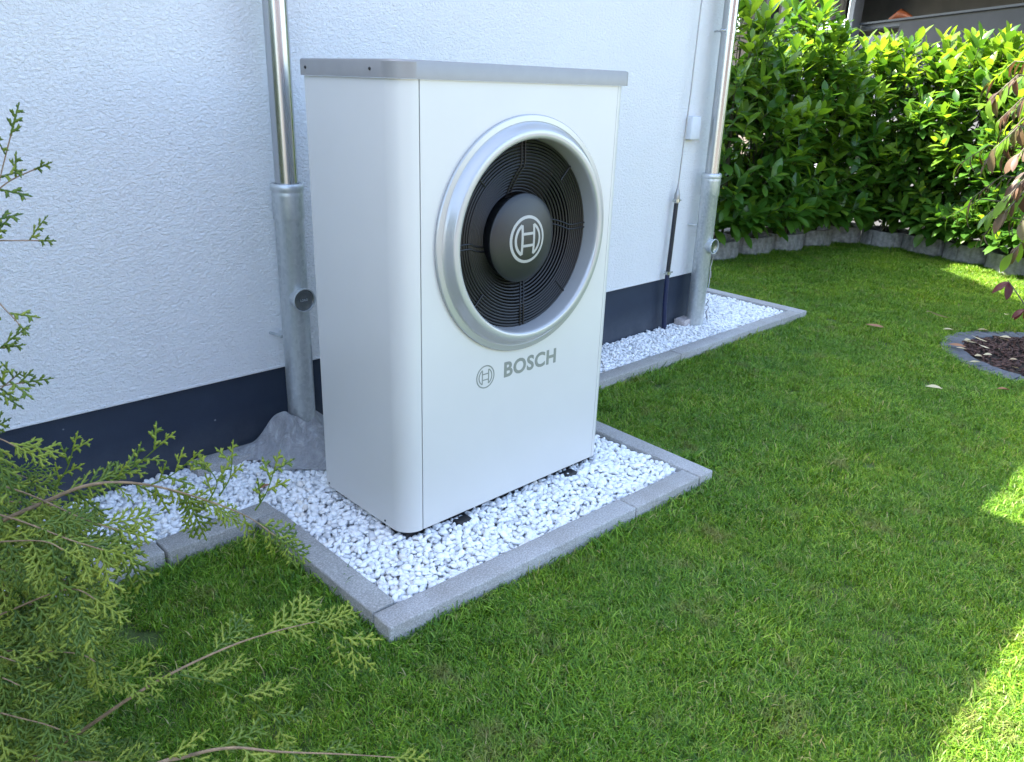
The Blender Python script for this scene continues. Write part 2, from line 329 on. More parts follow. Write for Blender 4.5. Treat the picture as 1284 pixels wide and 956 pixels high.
obj('lawn_shade_block', box('lawn_shade_block', (-2.2, 2.42, 2.80), (1.30, 5.2, 3.33), 'stucco', 0.01), house)  # unseen block added so the roof's shadow bulges farther onto the lawn
tag(obj('reflect_paving', mk('reflect_paving', [(-30, -40, .005), (30, -40, .005), (30, -1.3, .005), (-30, -1.3, .005)], [(0, 1, 2, 3)], 'reflect_paving')), kind='structure')  # unseen paving added to give the pipes a grey reflection and some bounce
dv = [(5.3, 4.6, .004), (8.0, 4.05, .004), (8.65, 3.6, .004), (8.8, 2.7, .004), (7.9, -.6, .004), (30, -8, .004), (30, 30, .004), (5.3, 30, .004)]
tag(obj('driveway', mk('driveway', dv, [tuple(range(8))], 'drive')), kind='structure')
# ------------------------------------------------------------------ kerbs
def kerb_piece(parent, a, b, w, side, z=0.065, h=0.24):
    """stone from a to b (outer edge line), width w to the given side (left of direction = +1)"""
    a, b = Vector((*a, 0)), Vector((*b, 0)); t = (b - a).normalized(); nrm = Vector((-t.y, t.x, 0)) * side
    L = (b - a).length - 0.005
    me = box('kerb_stone', (0, 0, -h), (L, w, 0), 'kerb', 0.005, 2)
    mw = Matrix(((t.x, nrm.x, 0, a.x), (t.y, nrm.y, 0, a.y), (0, 0, 1, z + rnd.uniform(-.003, .002)), (0, 0, 0, 1)))
    if side < 0: me.flip_normals()
    return obj('kerb_stone', me, parent, mw)
kp = thing('kerb', (1.7, 1.4, 0), 'grey concrete kerb framing the white gravel bed round the heat pump', 'kerb')
fl, fr = Vector((0.990, 1.438)), Vector((2.452, 1.392))
def lerp2(a, b, t): return (a[0] + (b[0] - a[0]) * t, a[1] + (b[1] - a[1]) * t)
t1 = (2.005 - .99) / (2.452 - .99); t2 = (2.373 - .99) / (2.452 - .99)
kerb_piece(kp, fl, lerp2(fl, fr, t1), .08, 1); kerb_piece(kp, lerp2(fl, fr, t1), lerp2(fl, fr, t2), .08, 1)
kerb_piece(kp, (0.993, 2.175), (0.992, 1.520), .08, 1)
kerb_piece(kp, (2.455, 1.392), (2.478, 2.00), .08, 1); kerb_piece(kp, (2.478, 2.00), (2.485, 2.288), .08, 1)
kl = thing('kerb', (0, 2.2, 0), 'grey concrete kerb along the wall left of the heat pump, behind the thuja twigs', 'kerb')
xs = [1.075, 0.70, -0.05, -1.05]
for a, b in zip(xs, xs[1:]): kerb_piece(kl, (b, 2.168 if b > 0 else 2.16), (a, 2.178), .09, 1)
kr = thing('kerb', (3.7, 2.3, 0), 'grey concrete kerb along the wall right of the heat pump, ending at a corner on the lawn', 'kerb')
xs = [2.41, 3.54, 4.64, 4.885]
for a, b in zip(xs, xs[1:]): kerb_piece(kr, (a, 2.292), (b, 2.292), .085, 1)
kerb_piece(kr, (4.975, 2.292), (4.985, 3.29), .088, 1); kerb_piece(kr, (4.985, 3.29), (4.99, 4.29), .088, 1)
slabt = tag(obj('wall_slab', box('wall_slab', (0.98, 2.60, -0.05), (1.265, 2.695, 0.078), 'kerb', 0.004)), 'light grey concrete strip along the plinth beside the grey fleece', 'slab')
# ------------------------------------------------------------------ gravel
def in_bed(x, y):
    if 1.078 < x < 2.378 and 1.525 - (x - 1.07) * .032 < y < 2.695: return True
    if -1.0 < x <= 1.08 and 2.272 < y < 2.695: return True
    if 2.37 < x < 4.885 and 2.385 < y < 2.695: return True
    return 4.29 < x < 4.885 and 2.385 < y < 4.2
def under_pump(x, y): return 1.32 < x < 2.10 and y > 1.80 and y < 2.14
def bed_z(x, y):
    d = min(x - 1.07, 2.38 - x, y - 1.50) if 1.07 < x < 2.38 and y < 2.3 else 0
    return 0.036 + 0.022 * min(1, max(0, d) / 0.2)
gv = [(1.071, 1.51, .036), (2.381, 1.47, .036), (2.381, 2.38, .036), (4.888, 2.38, .036), (4.888, 4.2, .036), (4.29, 4.2, .036), (4.29, 2.706, .036), (-1.0, 2.706, .036), (-1.0, 2.26, .036), (1.071, 2.26, .036)]
gs = obj('gravel_bed', mk('gravel_bed', gv, [tuple(range(len(gv)))], 'gravel')); tag(gs, kind='structure')
def pebble_mesh(seed, sub):
    r = random.Random(seed); bm = bmesh.new(); bmesh.ops.create_icosphere(bm, subdivisions=sub, radius=1)
    k = [Vector((r.gauss(0, 1), r.gauss(0, 1), r.gauss(0, 1))).normalized() for _ in range(7)]; am = [r.uniform(.55, .9) for _ in k]
    sx, sy, sz = r.uniform(1.0, 1.45), r.uniform(.78, 1.05), r.uniform(.55, .8)
    for v in bm.verts:
        n = v.co.normalized(); f = min([1.0] + [a / n.dot(q) for a, q in zip(am, k) if n.dot(q) > .05]) * 1.08; v.co = Vector((n.x * f * sx, n.y * f * sy, n.z * f * sz))
    me = bpy.data.meshes.new('pebble'); bm.to_mesh(me); bm.free(); me.materials.append(M['pebble']); me.polygons.foreach_set('use_smooth', [True] * len(me.polygons)); return me
hi = [pebble_mesh(i, 2) for i in range(9)]; lo_ = [pebble_mesh(50 + i, 1) for i in range(6)]
hin = [(lambda VF: (VF[0], np.array(VF[1])))(mesh_np(m)) for m in hi]; lon = [(lambda VF: (VF[0], np.array(VF[1])))(mesh_np(m)) for m in lo_]
top, low = [], []
for layer, (sp, dz) in enumerate(((0.0182, -0.002), (0.0188, 0.0085))):
    yy = 1.44; row = 0
    while yy < 4.2:
        xx = -1.0 + (row % 2) * sp / 2 + layer * sp * .4
        while xx < 4.9:
            x, y = xx + rnd.uniform(-.007, .007), yy + rnd.uniform(-.007, .007)
            if in_bed(x, y) and not under_pump(x, y):
                r = rnd.uniform(.0088, .0142) if rnd.random() < .85 else rnd.uniform(.006, .009)
                tilt = .45 if layer else .3
                mw = Matrix.Translation((x, y, bed_z(x, y) + dz + rnd.uniform(-.004, .006))) @ Euler((rnd.gauss(0, tilt), rnd.gauss(0, tilt), rnd.uniform(0, 6.3))).to_matrix().to_4x4() @ Matrix.Diagonal((r, r, r, 1))
                (top if layer else low).append((x, y, mw))
            xx += sp
        yy += sp * .866; row += 1
def seen_key(e):
    u, v, d = pix(e[2].translation)
    ok = 380 < u < 860 and 560 < v < 760 and not (e[1] > 1.72 and 1.25 < e[0] < 2.18)
    return (0 if ok else 1, d)
top.sort(key=seen_key)
for i, e in enumerate(top[:300]): obj('pebble', hi[i % len(hi)], gs, e[2])
near = [e for e in top[300:] if e[0] < 2.4]; far = [e for e in top[300:] if e[0] >= 2.4] + low
Vn, Fn = many(hin, [(i % len(hin), e[2]) for i, e in enumerate(near)]); Vf, Ff = many(lon, [(i % len(lon), e[2]) for i, e in enumerate(far)])
gr = obj('gravel', np_mesh('gravel', np.vstack([Vn, Vf]), np.vstack([Fn, Ff + len(Vn)]), 'pebble', True), gs); tag(gr, kind='stuff')
# ------------------------------------------------------------------ heat pump
X0, X1, FY, BY, Z0, Z1 = 1.258, 2.170, 1.73, 2.18, 0.095, 1.420
SEAM = 1.3275
hp = thing('heat_pump', (1.71, 1.95, 0.07), 'tall white outdoor heat pump with silver ringed fan and grey lid', 'heat pump')
def arc(cx, cy, r, a0, a1, n=12): return [(cx + r * math.cos(math.radians(a0 + (a1 - a0) * i / n)), cy + r * math.sin(math.radians(a0 + (a1 - a0) * i / n))) for i in range(n + 1)]
r1 = 0.064
outer = [(X0, BY)] + arc(X0 + r1, FY + r1, r1, 180, 270, 16) + [(SEAM - .0019, FY)]
inner = [(SEAM - .0019, FY + .012)] + arc(X0 + r1, FY + r1, r1 - .012, 270, 180, 16) + [(X0 + .012, BY)]
obj('side_panel', extrude_plan('side_panel', (outer + inner), Z0, Z1, 'white', 25), hp)
r2 = 0.034; SX2 = X1 - r2 - 0.004
outer = [(SX2 + .0008, FY)] + arc(X1 - r2, FY + r2, r2, 270, 360, 10) + [(X1, BY)]
inner = [(X1 - .012, BY)] + arc(X1 - r2, FY + r2, r2 - .012, 360, 270, 10) + [(SX2 + .0008, FY + .012)]
obj('side_panel', extrude_plan('side_panel', outer + inner, Z0, Z1, 'white', 25), hp)
FX, FZ, RH = 1.7355, 0.9738, 0.335
def front_panel():
    xa, xb, za, zb = SEAM + .0019, SX2 - .0008, Z0 + .001, Z1
    angs = sorted(set([2 * math.pi * i / 96 for i in range(96)] + [math.atan2(z - FZ, x - FX) % (2 * math.pi) for x in (xa, xb) for z in (za, zb)]))
    V, F = [], []
    for a in angs:
        c, s = math.cos(a), math.sin(a)
        t = min([((xb - FX) / c if c > 1e-9 else (xa - FX) / c if c < -1e-9 else 9), ((zb - FZ) / s if s > 1e-9 else (za - FZ) / s if s < -1e-9 else 9)])
        V += [(FX + RH * c, FY + .012, FZ + RH * s), (FX + RH * c, FY, FZ + RH * s), (FX + t * c, FY, FZ + t * s), (FX + t * c, FY + .012, FZ + t * s)]
    k = len(angs)
    for i in range(k):
        j = (i + 1) % k
        for q in range(3): F.append((4 * i + q, 4 * i + q + 1, 4 * j + q + 1, 4 * j + q))
    me = mk('front_panel', V, F, 'white'); bm = bmesh.new(); bm.from_mesh(me); bmesh.ops.recalc_face_normals(bm, faces=bm.faces); bm.to_mesh(me); bm.free(); return me
fp = obj('front_panel', front_panel(), hp)
obj('back_panel', box('back_panel', (X0 + .013, BY - .012, Z0), (X1 - .013, BY, Z1 - .002), 'white'), hp)
obj('seam_strip', box('seam_strip', (SEAM - .01, FY + .006, Z0), (SEAM + .01, FY + .011, Z1 - .002), 'rubber'), hp)
# lid
def lid_plan(o, ra, rb): 
    return [(X0 - o, BY + o)] + arc(X0 - o + ra, FY - o + ra, ra, 180, 270, 16) + arc(X1 + o - rb, FY - o + rb, rb, 270, 360, 8) + [(X1 + o, BY + o)]
def lid():
    rings = [(0.004, Z1 + .003), (0.007, Z1 + .001), (0.007, Z1 + .041), (0.005, Z1 + .0445), (0.001, Z1 + .046)]
    V, F = [], []; k = len(lid_plan(0, .07, .02))
    for o, z in rings: V += [(x, y, z) for x, y in lid_plan(o, .068, .012)]
    for i in range(len(rings) - 1):
        for j in range(k): j2 = (j + 1) % k; F.append((i * k + j, i * k + j2, (i + 1) * k + j2, (i + 1) * k + j))
    F.append(tuple((len(rings) - 1) * k + j for j in range(k))); F.append(tuple(range(k - 1, -1, -1)))
    me = mk('lid', V, F, 'cap', True); bm = bmesh.new(); bm.from_mesh(me); bmesh.ops.recalc_face_normals(bm, faces=bm.faces); bm.to_mesh(me); bm.free(); return sharp(me, 30)
ld = obj('lid', lid(), hp)
for y in (2.158, 1.838):
    scr = lathe('screw', [(0.0001, -.0035), (.0028, -.0035), (.0042, -.0015), (.0046, 0.001)], (0, 0, 0), 'rubber', 'Z', 12)
    obj('screw', scr, ld, Matrix.Translation((X0 - .007, y, Z1 + .022)) @ Matrix.Rotation(math.radians(90), 4, 'Y'))
for y, z in ((2.165, .107), (1.835, .107)):
    scr = lathe('screw', [(0.0001, -.002), (.0028, -.002), (.004, 0.0005)], (0, 0, 0), 'rubber', 'Z', 12)
    obj('screw', scr, hp, Matrix.Translation((X0, y, z)) @ Matrix.Rotation(math.radians(90), 4, 'Y'))
obj('base_frame', box('base_frame', (X0 + .022, FY + .022, .062), (X1 - .022, BY - .01, Z0 + .012), 'dark'), hp)
for x, y in ((1.485, 1.745), (2.000, 1.745), (1.485, 2.12), (2.000, 2.12)):
    a = box('foot', (x - .035, y - .04, .03), (x + .035, y + .05, .072), 'rubber', .006); b = box('foot', (x - .034, y - .044, .045), (x + .026, y - .006, .080), 'rubber', .006)
    v1, f1 = mesh_np(a); v2, f2 = mesh_np(b); obj('foot', mk('foot', *join_geo([(v1, f1), (v2, f2)]), 'rubber'), hp)
# fan
prof = [(.340, .004), (.3600, .004), (.3614, -.003), (.3612, -.0080), (.3585, -.0105), (.3430, -.0118), (.3412, -.0105), (.3395, -.0112), (.3330, -.0190), (.3270, -.0290), (.3225, -.0362), (.3205, -.0385), (.3175, -.0398), (.3040, -.0405), (.2985, -.0390), (.2950, -.0345), (.2932, -.0260), (.2915, -.0120), (.2900, .005), (.2890, .035), (.2890, .075)]
obj('fan_ring', lathe('fan_ring', prof, (FX, FY, FZ), 'silver', 'Y', 128, 38), hp)
obj('fan_duct', lathe('fan_duct', [(.2885, .020), (.2885, .16), (.0001, .16)], (FX, FY, FZ), 'dark', 'Y', 64), hp)
def dish(r): return 0.018 + (0.036 * max(0, min(1, (0.215 - r) / 0.085)) ** 0.9)
parts = []
nr = 17
for i in range(nr):
    r = 0.134 + (0.284 - .134) * i / (nr - 1); n = 72
    V, F = [], []
    for j in range(n):
        a = 2 * math.pi * j / n; c, s = math.cos(a), math.sin(a)
        for dr, dy in ((-.0033, -.001), (.0, -.0030), (.0033, -.001), (.0018, .008)): V.append((FX + (r + dr) * c, FY + dish(r) + dy, FZ + (r + dr) * s))
    for j in range(n):
        for q in range(4): j2 = (j + 1) % n; q2 = (q + 1) % 4; F.append((4 * j + q, 4 * j + q2, 4 * j2 + q2, 4 * j2 + q))
    parts.append((V, F))
me = mk('grille_rings', *join_geo(parts), 'black', True); sharp(me, 50)
tag(obj('grille_rings', me, hp), kind='stuff')
def spoke(a, r0, r1, double, tw):
    ps = []
    for off in ((-.0075, .0075) if double else (0,)):
        pts = []
        for i in range(9):
            r = r0 + (r1 - r0) * i / 8; aa = a + tw * max(0, (.215 - r) / .085)
            p = Vector((FX + r * math.cos(aa), FY + dish(r) - .0035, FZ + r * math.sin(aa))); tt = Vector((-math.sin(aa), 0, math.cos(aa))); pts.append(p + tt * off)
        ps.append(tube_geo(pts, .0026, 6))
    return sharp(mk('spoke', *join_geo(ps), 'black', True), 50)
for i in range(4): obj('spoke', spoke(math.radians(90 * i + 2), .135, .287, True, .22), hp)
for i in range(4): obj('spoke', spoke(math.radians(90 * i + 45), .228, .287, False, 0), hp)
for i in range(3):
    V, F = [], []
    for q in range(7):
        r = .10 + .178 * q / 6; w = .42 - .1 * q / 6; a = math.radians(120 * i + 170) + .25 * q / 6
        for s in (-1, 1): V.append((FX + r * math.cos(a + s * w), FY + .10 + s * .028, FZ + r * math.sin(a + s * w)))
    for q in range(6): F.append((2 * q, 2 * q + 1, 2 * q + 3, 2 * q + 2))
    obj('fan_blade', mk('fan_blade', V, F, 'black', True), hp)
HF = FY - 0.012
DOME = lambda r: .024 * (r / .134) ** 2
hub = obj('hub', lathe('hub', [(max(.0001, .0134 * q), HF - FY + DOME(.0134 * q)) for q in range(11)] + [(.1370, HF - FY + .0265), (.1378, HF - FY + .0310), (.134, HF - FY + .036), (.120, HF - FY + .085)], (FX, FY, FZ - .006), 'hub', 'Y', 96, 35), hp)
def strip(pts, w, closed=False, y=0, t=0.0006):
    """flat raised line along 2-D points in the xz plane"""
    V, F = [], []; k = len(pts); P = [Vector(p) for p in pts]
    for i in range(k):
        a = P[i - 1] if (i > 0 or closed) else P[i]; b = P[(i + 1) % k] if (i < k - 1 or closed) else P[i]
        d = (b - a).normalized(); nn = Vector((-d.y, d.x))
        for s in (-1, 1):
            q = P[i] + nn * s * w / 2; yy = y(q.x, q.y) if callable(y) else y; V += [(q.x, yy - t, q.y), (q.x, yy + .0003, q.y)]
    m = k if closed else k - 1
    for i in range(m):
        a, b = 4 * i, 4 * ((i + 1) % k)
        F += [(a, a + 2, b + 2, b), (a, b, b + 1, a + 1), (a + 2, a + 3, b + 3, b + 2)]
    return V, F
def emblem(cx, cz, R, w, y0, mat, name='emblem', dome=None):
    f_ = dome or (lambda r: 0.0)
    Y = lambda o: (lambda x, z: y0 + o + f_(math.hypot(x - cx, z - cz)))
    seg = lambda a, b: [(a[0] + (b[0] - a[0]) * q / 12, a[1] + (b[1] - a[1]) * q / 12) for q in range(13)]
    C = lambda r, a: (cx + r * math.cos(a), cz + r * math.sin(a)); P = []
    P.append(strip([C(R - w / 2, 2 * math.pi * i / 64) for i in range(64)], w, True, Y(0)))
    ri = R * .70; vx = R * .34; am = math.acos(vx / ri)
    for s in (1, -1):
        P.append(strip(seg((cx + s * vx, cz - ri * math.sin(am) * 1.02), (cx + s * vx, cz + ri * math.sin(am) * 1.02)), w * .95, False, Y(0)))
        P.append(strip([(cx + s * ri * math.cos(-am + 2 * am * i / 20), cz + ri * math.sin(-am + 2 * am * i / 20)) for i in range(21)], w * .95, False, Y(-.00012)))
    for s in (1, -1): P.append(strip(seg((cx - vx, cz + s * R * .25), (cx + vx, cz + s * R * .25)), w * .9, False, Y(-.00008)))
    me = mk(name, *join_geo(P), mat); bm = bmesh.new(); bm.from_mesh(me); bmesh.ops.recalc_face_normals(bm, faces=bm.faces); bm.to_mesh(me); bm.free(); return me
obj('emblem', emblem(FX, FZ - .006, .0735, .0090, HF, 'print_light', dome=DOME), hub)
obj('emblem', emblem(1.579, .549, .0385, .0042, FY, 'print_grey'), fp)
def text_mesh(name, body, width, height, mat, bold=0.03, extr=0.01):
    cu = bpy.data.curves.new(name, 'FONT'); cu.body = body; cu.offset = bold; cu.extrude = extr; cu.resolution_u = 4; cu.space_character = 1.08
    o = bpy.data.objects.new('tmp_text', cu); COL.objects.link(o); dg = bpy.context.evaluated_depsgraph_get()
    me = bpy.data.meshes.new_from_object(o.evaluated_get(dg)); bpy.data.objects.remove(o); me.name = name
    V = np.array([v.co for v in me.vertices]); a, b = V.min(0), V.max(0)
    for v in me.vertices: v.co = ((v.co.x - a[0]) / (b[0] - a[0]) * width, (v.co.y - a[1]) / (b[1] - a[1]) * height, v.co.z / max(1e-6, b[2]) * .0007)
    me.materials.clear(); me.materials.append(M[mat]); return me
tm = text_mesh('lettering', 'BOSCH', .243, .0535, 'print_grey', .032)
obj('lettering', tm, fp, Matrix.Translation((1.6595, FY, .5265)) @ Matrix.Rotation(math.radians(90), 4, 'X'))
# ------------------------------------------------------------------ downpipes
def downpipe(cx, cy, collar_z, label, cap_dir, cap_z, ztop, capoff):
    t = thing('downpipe', (cx, cy, 0.05), label, 'downpipe')
    obj('upper_tube', lathe('upper_tube', [(.040, collar_z - .06), (.040, ztop), (.0385, ztop)], (cx, cy, 0), 'steel', 'Z', 40), t)
    r = .0515
    prof = [(.0425, collar_z - .03), (.0425, collar_z), (.052, collar_z + .001), (.0565, collar_z - .003), (.0585, collar_z - .010), (.0585, collar_z - .020), (.0555, collar_z - .026), (.0555, collar_z - .030), (.0570, collar_z - .036), (.0560, collar_z - .045), (.0553, collar_z - .050), (.0553, collar_z - .120), (.0535, collar_z - .124), (r, collar_z - .128), (r, -.05)]
    st = obj('standpipe', lathe('standpipe', prof, (cx, cy, 0), 'zinc', 'Z', 48), t)
    d = Vector((*cap_dir, 0)).normalized(); rot = d.to_track_quat('Z', 'Y').to_matrix().to_4x4()
    mw = Matrix.Translation(Vector((cx, cy, cap_z)) + d * (r - .006)) @ rot
    cf = None
    cp = obj('inspection_cap', lathe('inspection_cap', [(.040, -.03), (.040, .018), (.0415, .024), (.0445, .026), (.0452, .031), (.0435, .034), (.0405, .0335), (.0395, .026)], (0, 0, 0), 'zinc', 'Z', 40), t, mw)
    obj('cap_face', lathe('cap_face', [(.0397, .0265), (.036, .0275), (.034, .0262), (.0001, .0258)], (0, 0, 0), 'capmetal', 'Z', 40), cp, mw)
    return t, st, cp, mw
dl, _, capl, mwl = downpipe(1.408, 2.600, 1.063, 'galvanised downpipe left of the heat pump, its foot wrapped in grey fleece', (-.02, -1), .655, 2.62, 0)
lt = text_mesh('lettering', 'LORO', .030, .0085, 'zinc', .02)
up = mwl.inverted().to_3x3() @ Vector((0, 0, 1)); ang = math.atan2(up.y, up.x) - math.pi / 2
obj('lettering', lt, capl, mwl @ Matrix.Rotation(ang, 4, 'Z') @ Matrix.Translation((-.015, -.004, .0272)))
dr, _, capr, mwr = downpipe(4.135, 2.612, .962, 'galvanised downpipe at the house corner with its foot in the white gravel', (.0, -1), .545, 2.62, 0)
for t, cx, cz, cy in ((dr, 4.118, 1.722, 2.612),):
    obj('pipe_clamp', lathe('pipe_clamp', [(.0405, -.011), (.043, -.012), (.043, .012), (.0405, .011)], (cx + .017, cy, cz), 'steel', 'Z', 32), t)
    obj('clamp_arm', tube('clamp_arm', [(cx + .017, cy + .04, cz), (cx + .017, WALL_Y + .01, cz)], .005, 'steel', 8), t)
    obj('clamp_screw', tube('clamp_screw', [(cx - .032, cy - .012, cz), (cx - .06, cy + .002, cz)], .005, 'steel', 8), t)
for t, cx, cz, cy in ((dl, 1.408, .50, 2.6), (dr, 4.135, .66, 2.612)):
    obj('wall_bracket', tube('wall_bracket', [(cx - .045, cy + .03, cz), (cx - .058, WALL_Y + .01, cz)], .006, 'zinc', 8), t)
# small hook under the left cap, wire and latch on the right pipe
def capwire(t, mw, pts): obj('cap_wire', tube('cap_wire', [mw @ Vector(p) for p in pts], .0022, 'wire', 6), t)
o = Vector((4.135, 2.612, 0)) + Vector((.62, -.78, 0)).normalized() * .062
side = Vector((.78, .62, 0)).normalized()
P = lambda s, z, f=0: o + side * s + Vector((.62, -.78, 0)).normalized() * f + Vector((0, 0, z))
obj('cap_wire', tube('cap_wire', [P(0, .50), P(.015, .485, .02), P(.045, .47, .01), P(.04, .40, 0), P(.03, .385), P(.032, .34), P(.018, .325), P(.022, .29), P(.012, .28)], .0038, 'wire', 8), dr)
obj('cap_wire', tube('cap_wire', [P(.02, .38), P(.035, .375, .008), P(.03, .34, .008), P(.015, .345), P(.02, .38)], .003, 'wire', 6), dr)
obj('cap_wire', tube('cap_wire', [P(.0, .21), P(.015, .20, .01), P(.03, .17, .0), P(.01, .16, .015), P(-.005, .13, .0), P(.015, .09, .012), P(.05, .07, .02), P(.075, .085, .02)], .0032, 'wire', 8), dr)
# geotextile fleece round the left foot
def fleece():
    cx, cy = 1.400, 2.60; V, F = [], []; na, nr = 72, 22
    for j in range(na):
        a = 2 * math.pi * j / na; dx, dy = math.cos(a), math.sin(a)
        topz = .185 + .012 * math.sin(a * 2 + 1.2) + .004 * math.sin(a * 5)
        out = .22 + .05 * math.sin(a * 3 + .6) + .02 * math.sin(a * 7) + (.05 if dx < -.6 else 0) * (-dx - .6) / .4
        for i in range(nr):
            s = i / (nr - 1); r = .055 + (out - .055) * s ** 1.25
            hmp = .075 * math.exp(-((a - math.radians(195) + math.pi) % (2 * math.pi) - math.pi) ** 2 / .55) * math.exp(-((s - .30) / .22) ** 2)
            z = .062 + (topz - .062) * (1 - s) ** 1.55 + hmp + (.010 * math.sin(4 * a + 2 * s) + .005 * math.sin(7 * a + 1.5 - 3 * s) + .0015 * math.sin(15 * a + 4 * s) + .007 * math.sin(10 * s + 2 * a)) * min(1, s * 2.2) * (1 - s ** 5)
            x, y = cx + dx * r, min(cy + dy * r, 2.694); z += .05 * max(0, cy + dy * r - 2.694)
            V.append((min(x, 1.252) if y < 2.19 else x, y, z))
    for j in range(na):
        j2 = (j + 1) % na
        for i in range(nr - 1): F.append((j * nr + i, j * nr + i + 1, j2 * nr + i + 1, j2 * nr + i))
    return mk('geotextile_fleece', V, F, 'fleece', True)
fo = obj('geotextile_fleece', fleece()); sm = fo.modifiers.new('thick', 'SOLIDIFY'); sm.thickness = .004
ss = fo.modifiers.new('smooth', 'SUBSURF'); ss.levels = ss.render_levels = 1
tag(fo, 'crumpled grey geotextile fleece draped round the foot of the left downpipe', 'fleece')
tag(obj('dry_leaf', mk('dry_leaf', [(0, 0, 0), (.025, -.012, .006), (.055, 0, .003), (.025, .014, .008), (.027, .001, .002)], [(0, 1, 4), (1, 2, 4), (2, 3, 4), (3, 0, 4)], 'dryred', True), None, Matrix.Translation(gp(322, 614, .078))), 'small reddish brown dry leaf on the kerb corner below the grey fleece', 'leaf')
# lightning conductor, box
lr = thing('lightning_conductor', (3.89, 2.66, .05), 'thin wire running down the white wall into a black sleeved rod', 'wire')
obj('conductor_wire', tube('conductor_wire', [(3.935, 2.665, 2.6), (3.926, 2.665, 1.862), (3.918, 2.665, 1.60), (3.914, 2.665, 1.40), (3.895, 2.665, 1.1), (3.886, 2.665, .90)], .0038, 'wire', 8), lr)
obj('rod_tip', lathe('rod_tip', [(.004, .915), (.007, .885), (.013, .862), (.0165, .850), (.0165, .815), (.012, .80)], (3.886, 2.665, 0), 'wire', 'Z', 16), lr)
obj('rod_sleeve', tube('rod_sleeve', [(3.886, 2.665, .82), (3.878, 2.665, .55), (3.870, 2.665, .38)], .0125, 'cable', 14), lr)
obj('rod_sleeve', tube('rod_sleeve', [(3.870, 2.665, .385), (3.876, 2.666, .2), (3.898, 2.668, .03)], .0135, 'bluecable', 14), lr)
for z, x in ((.818, 3.886), (.398, 3.871)):
    c = obj('rod_clamp', lathe('rod_clamp', [(.0125, -.009), (.0195, -.009), (.0195, .009), (.0125, .009)], (x, 2.665, z), 'steel', 'Z', 16), lr)
    obj('screw', tube('screw', [(x - .04, 2.662, z), (x + .042, 2.662, z)], .0042, 'steel', 8), c)
tag(obj('junction_box', box('junction_box', (3.945, 2.655, 1.150), (4.035, 2.699, 1.275), 'boxplastic', .006)), 'small pale grey junction box on the white wall beside the wire', 'box')
tag(obj('stone_block', box('stone_block', (4.02, 2.61, .03), (4.10, 2.685, .092), 'granite', .008, 2, .006)), 'rough pinkish stone at the plinth between the black rod and the downpipe', 'stone')
# ------------------------------------------------------------------ leaf meshes
def leaf_geo(L, Wd, curl=.15, fold=.25, rows=4, tip=.55):
    V, F = [], []
    for i in range(rows + 1):
        t = i / rows; w = Wd / 2 * (math.sin(math.pi * t ** tip) if 0 < t < 1 else .04) ; z = -curl * L * t * t
        w = Wd / 2 * (math.sin(math.pi * t ** tip) ** .75 if 0 < t < 1 else .05) if tip > .9 else w
        V += [(-w, L * t, z + fold * w), (0, L * t, z), (w, L * t, z + fold * w)]
    for i in range(rows):
        a = 3 * i; F += [(a, a + 1, a + 4, a + 3), (a + 1, a + 2, a + 5, a + 4)]
    return V, F
def orient(pos, d, up, s=1.0):
    d = d.normalized(); x = d.cross(up)
    x = x.normalized() if x.length > 1e-4 else Vector((1, 0, 0)); z = x.cross(d)
    return Matrix(((x.x * s, d.x * s, z.x * s, pos.x), (x.y * s, d.y * s, z.y * s, pos.y), (x.z * s, d.z * s, z.z * s, pos.z), (0, 0, 0, 1)))
# ------------------------------------------------------------------ planters and laurel hedge
left_row = [(6.28, 3.88), (6.73, 3.80), (7.18, 3.72), (7.63, 3.65), (8.10, 3.55)]
right_row = [(8.27, 3.12), (8.24, 2.70), (8.13, 2.28), (7.98, 1.87), (7.84, 1.46), (7.70, 1.05), (7.56, .64)]
def planter_mesh(ang):
    n = 96; V, F = [], []; ca, sa = math.cos(ang), math.sin(ang)
    prof = [(1.0, -.1), (1.0, .155), (.985, .168), (.86, .168), (.84, .155), (.84, .08)]
    for f, z in prof:
        for j in range(n):
            a = 2 * math.pi * j / n; c, s = math.cos(a), math.sin(a); e = 2.7
            r = .218 / (abs(c) ** e + abs(s) ** e) ** (1 / e); r = min(r, .252)
            if f > .9: r -= .007 * (1 if j % 8 == 0 else 0) - .0015 * math.sin(a * 24)
            V.append((r * f * (c * ca - s * sa), r * f * (c * sa + s * ca), z))
    k = len(prof)
    for i in range(k - 1):
        for j in range(n): j2 = (j + 1) % n; F.append((i * n + j, i * n + j2, (i + 1) * n + j2, (i + 1) * n + j))
    return sharp(mk('planter_ring', V, F, 'planter', True), 40)
def soil_mesh():
    V = [(.195 * math.cos(a * math.pi / 12), .195 * math.sin(a * math.pi / 12), .118) for a in range(24)] + [(0, 0, .14)]
    return mk('soil', V, [(i, (i + 1) % 24, 24) for i in range(24)], 'earth', True)
pm = {0: planter_mesh(math.radians(-10)), 1: planter_mesh(math.radians(72)), 2: planter_mesh(math.radians(30))}; som = soil_mesh()
LV = [leaf_geo(.125, .052, .16, .22, 5, 1.25), leaf_geo(.115, .048, .30, .30, 5, 1.2), leaf_geo(.135, .055, .05, .18, 5, 1.3), leaf_geo(.105, .050, .24, .12, 5, 1.2)]
LV = [([tuple(1.08 * q for q in p_) for p_ in v_], f_) for v_, f_ in LV]
LVn = [(np.array(v), np.array(f)) for v, f in LV]
leaf_meshes = {m: [mk('leaf', v, f, m, True) for v, f in LV] for m in ('laurel', 'laurel_young', 'laurel_dry')}
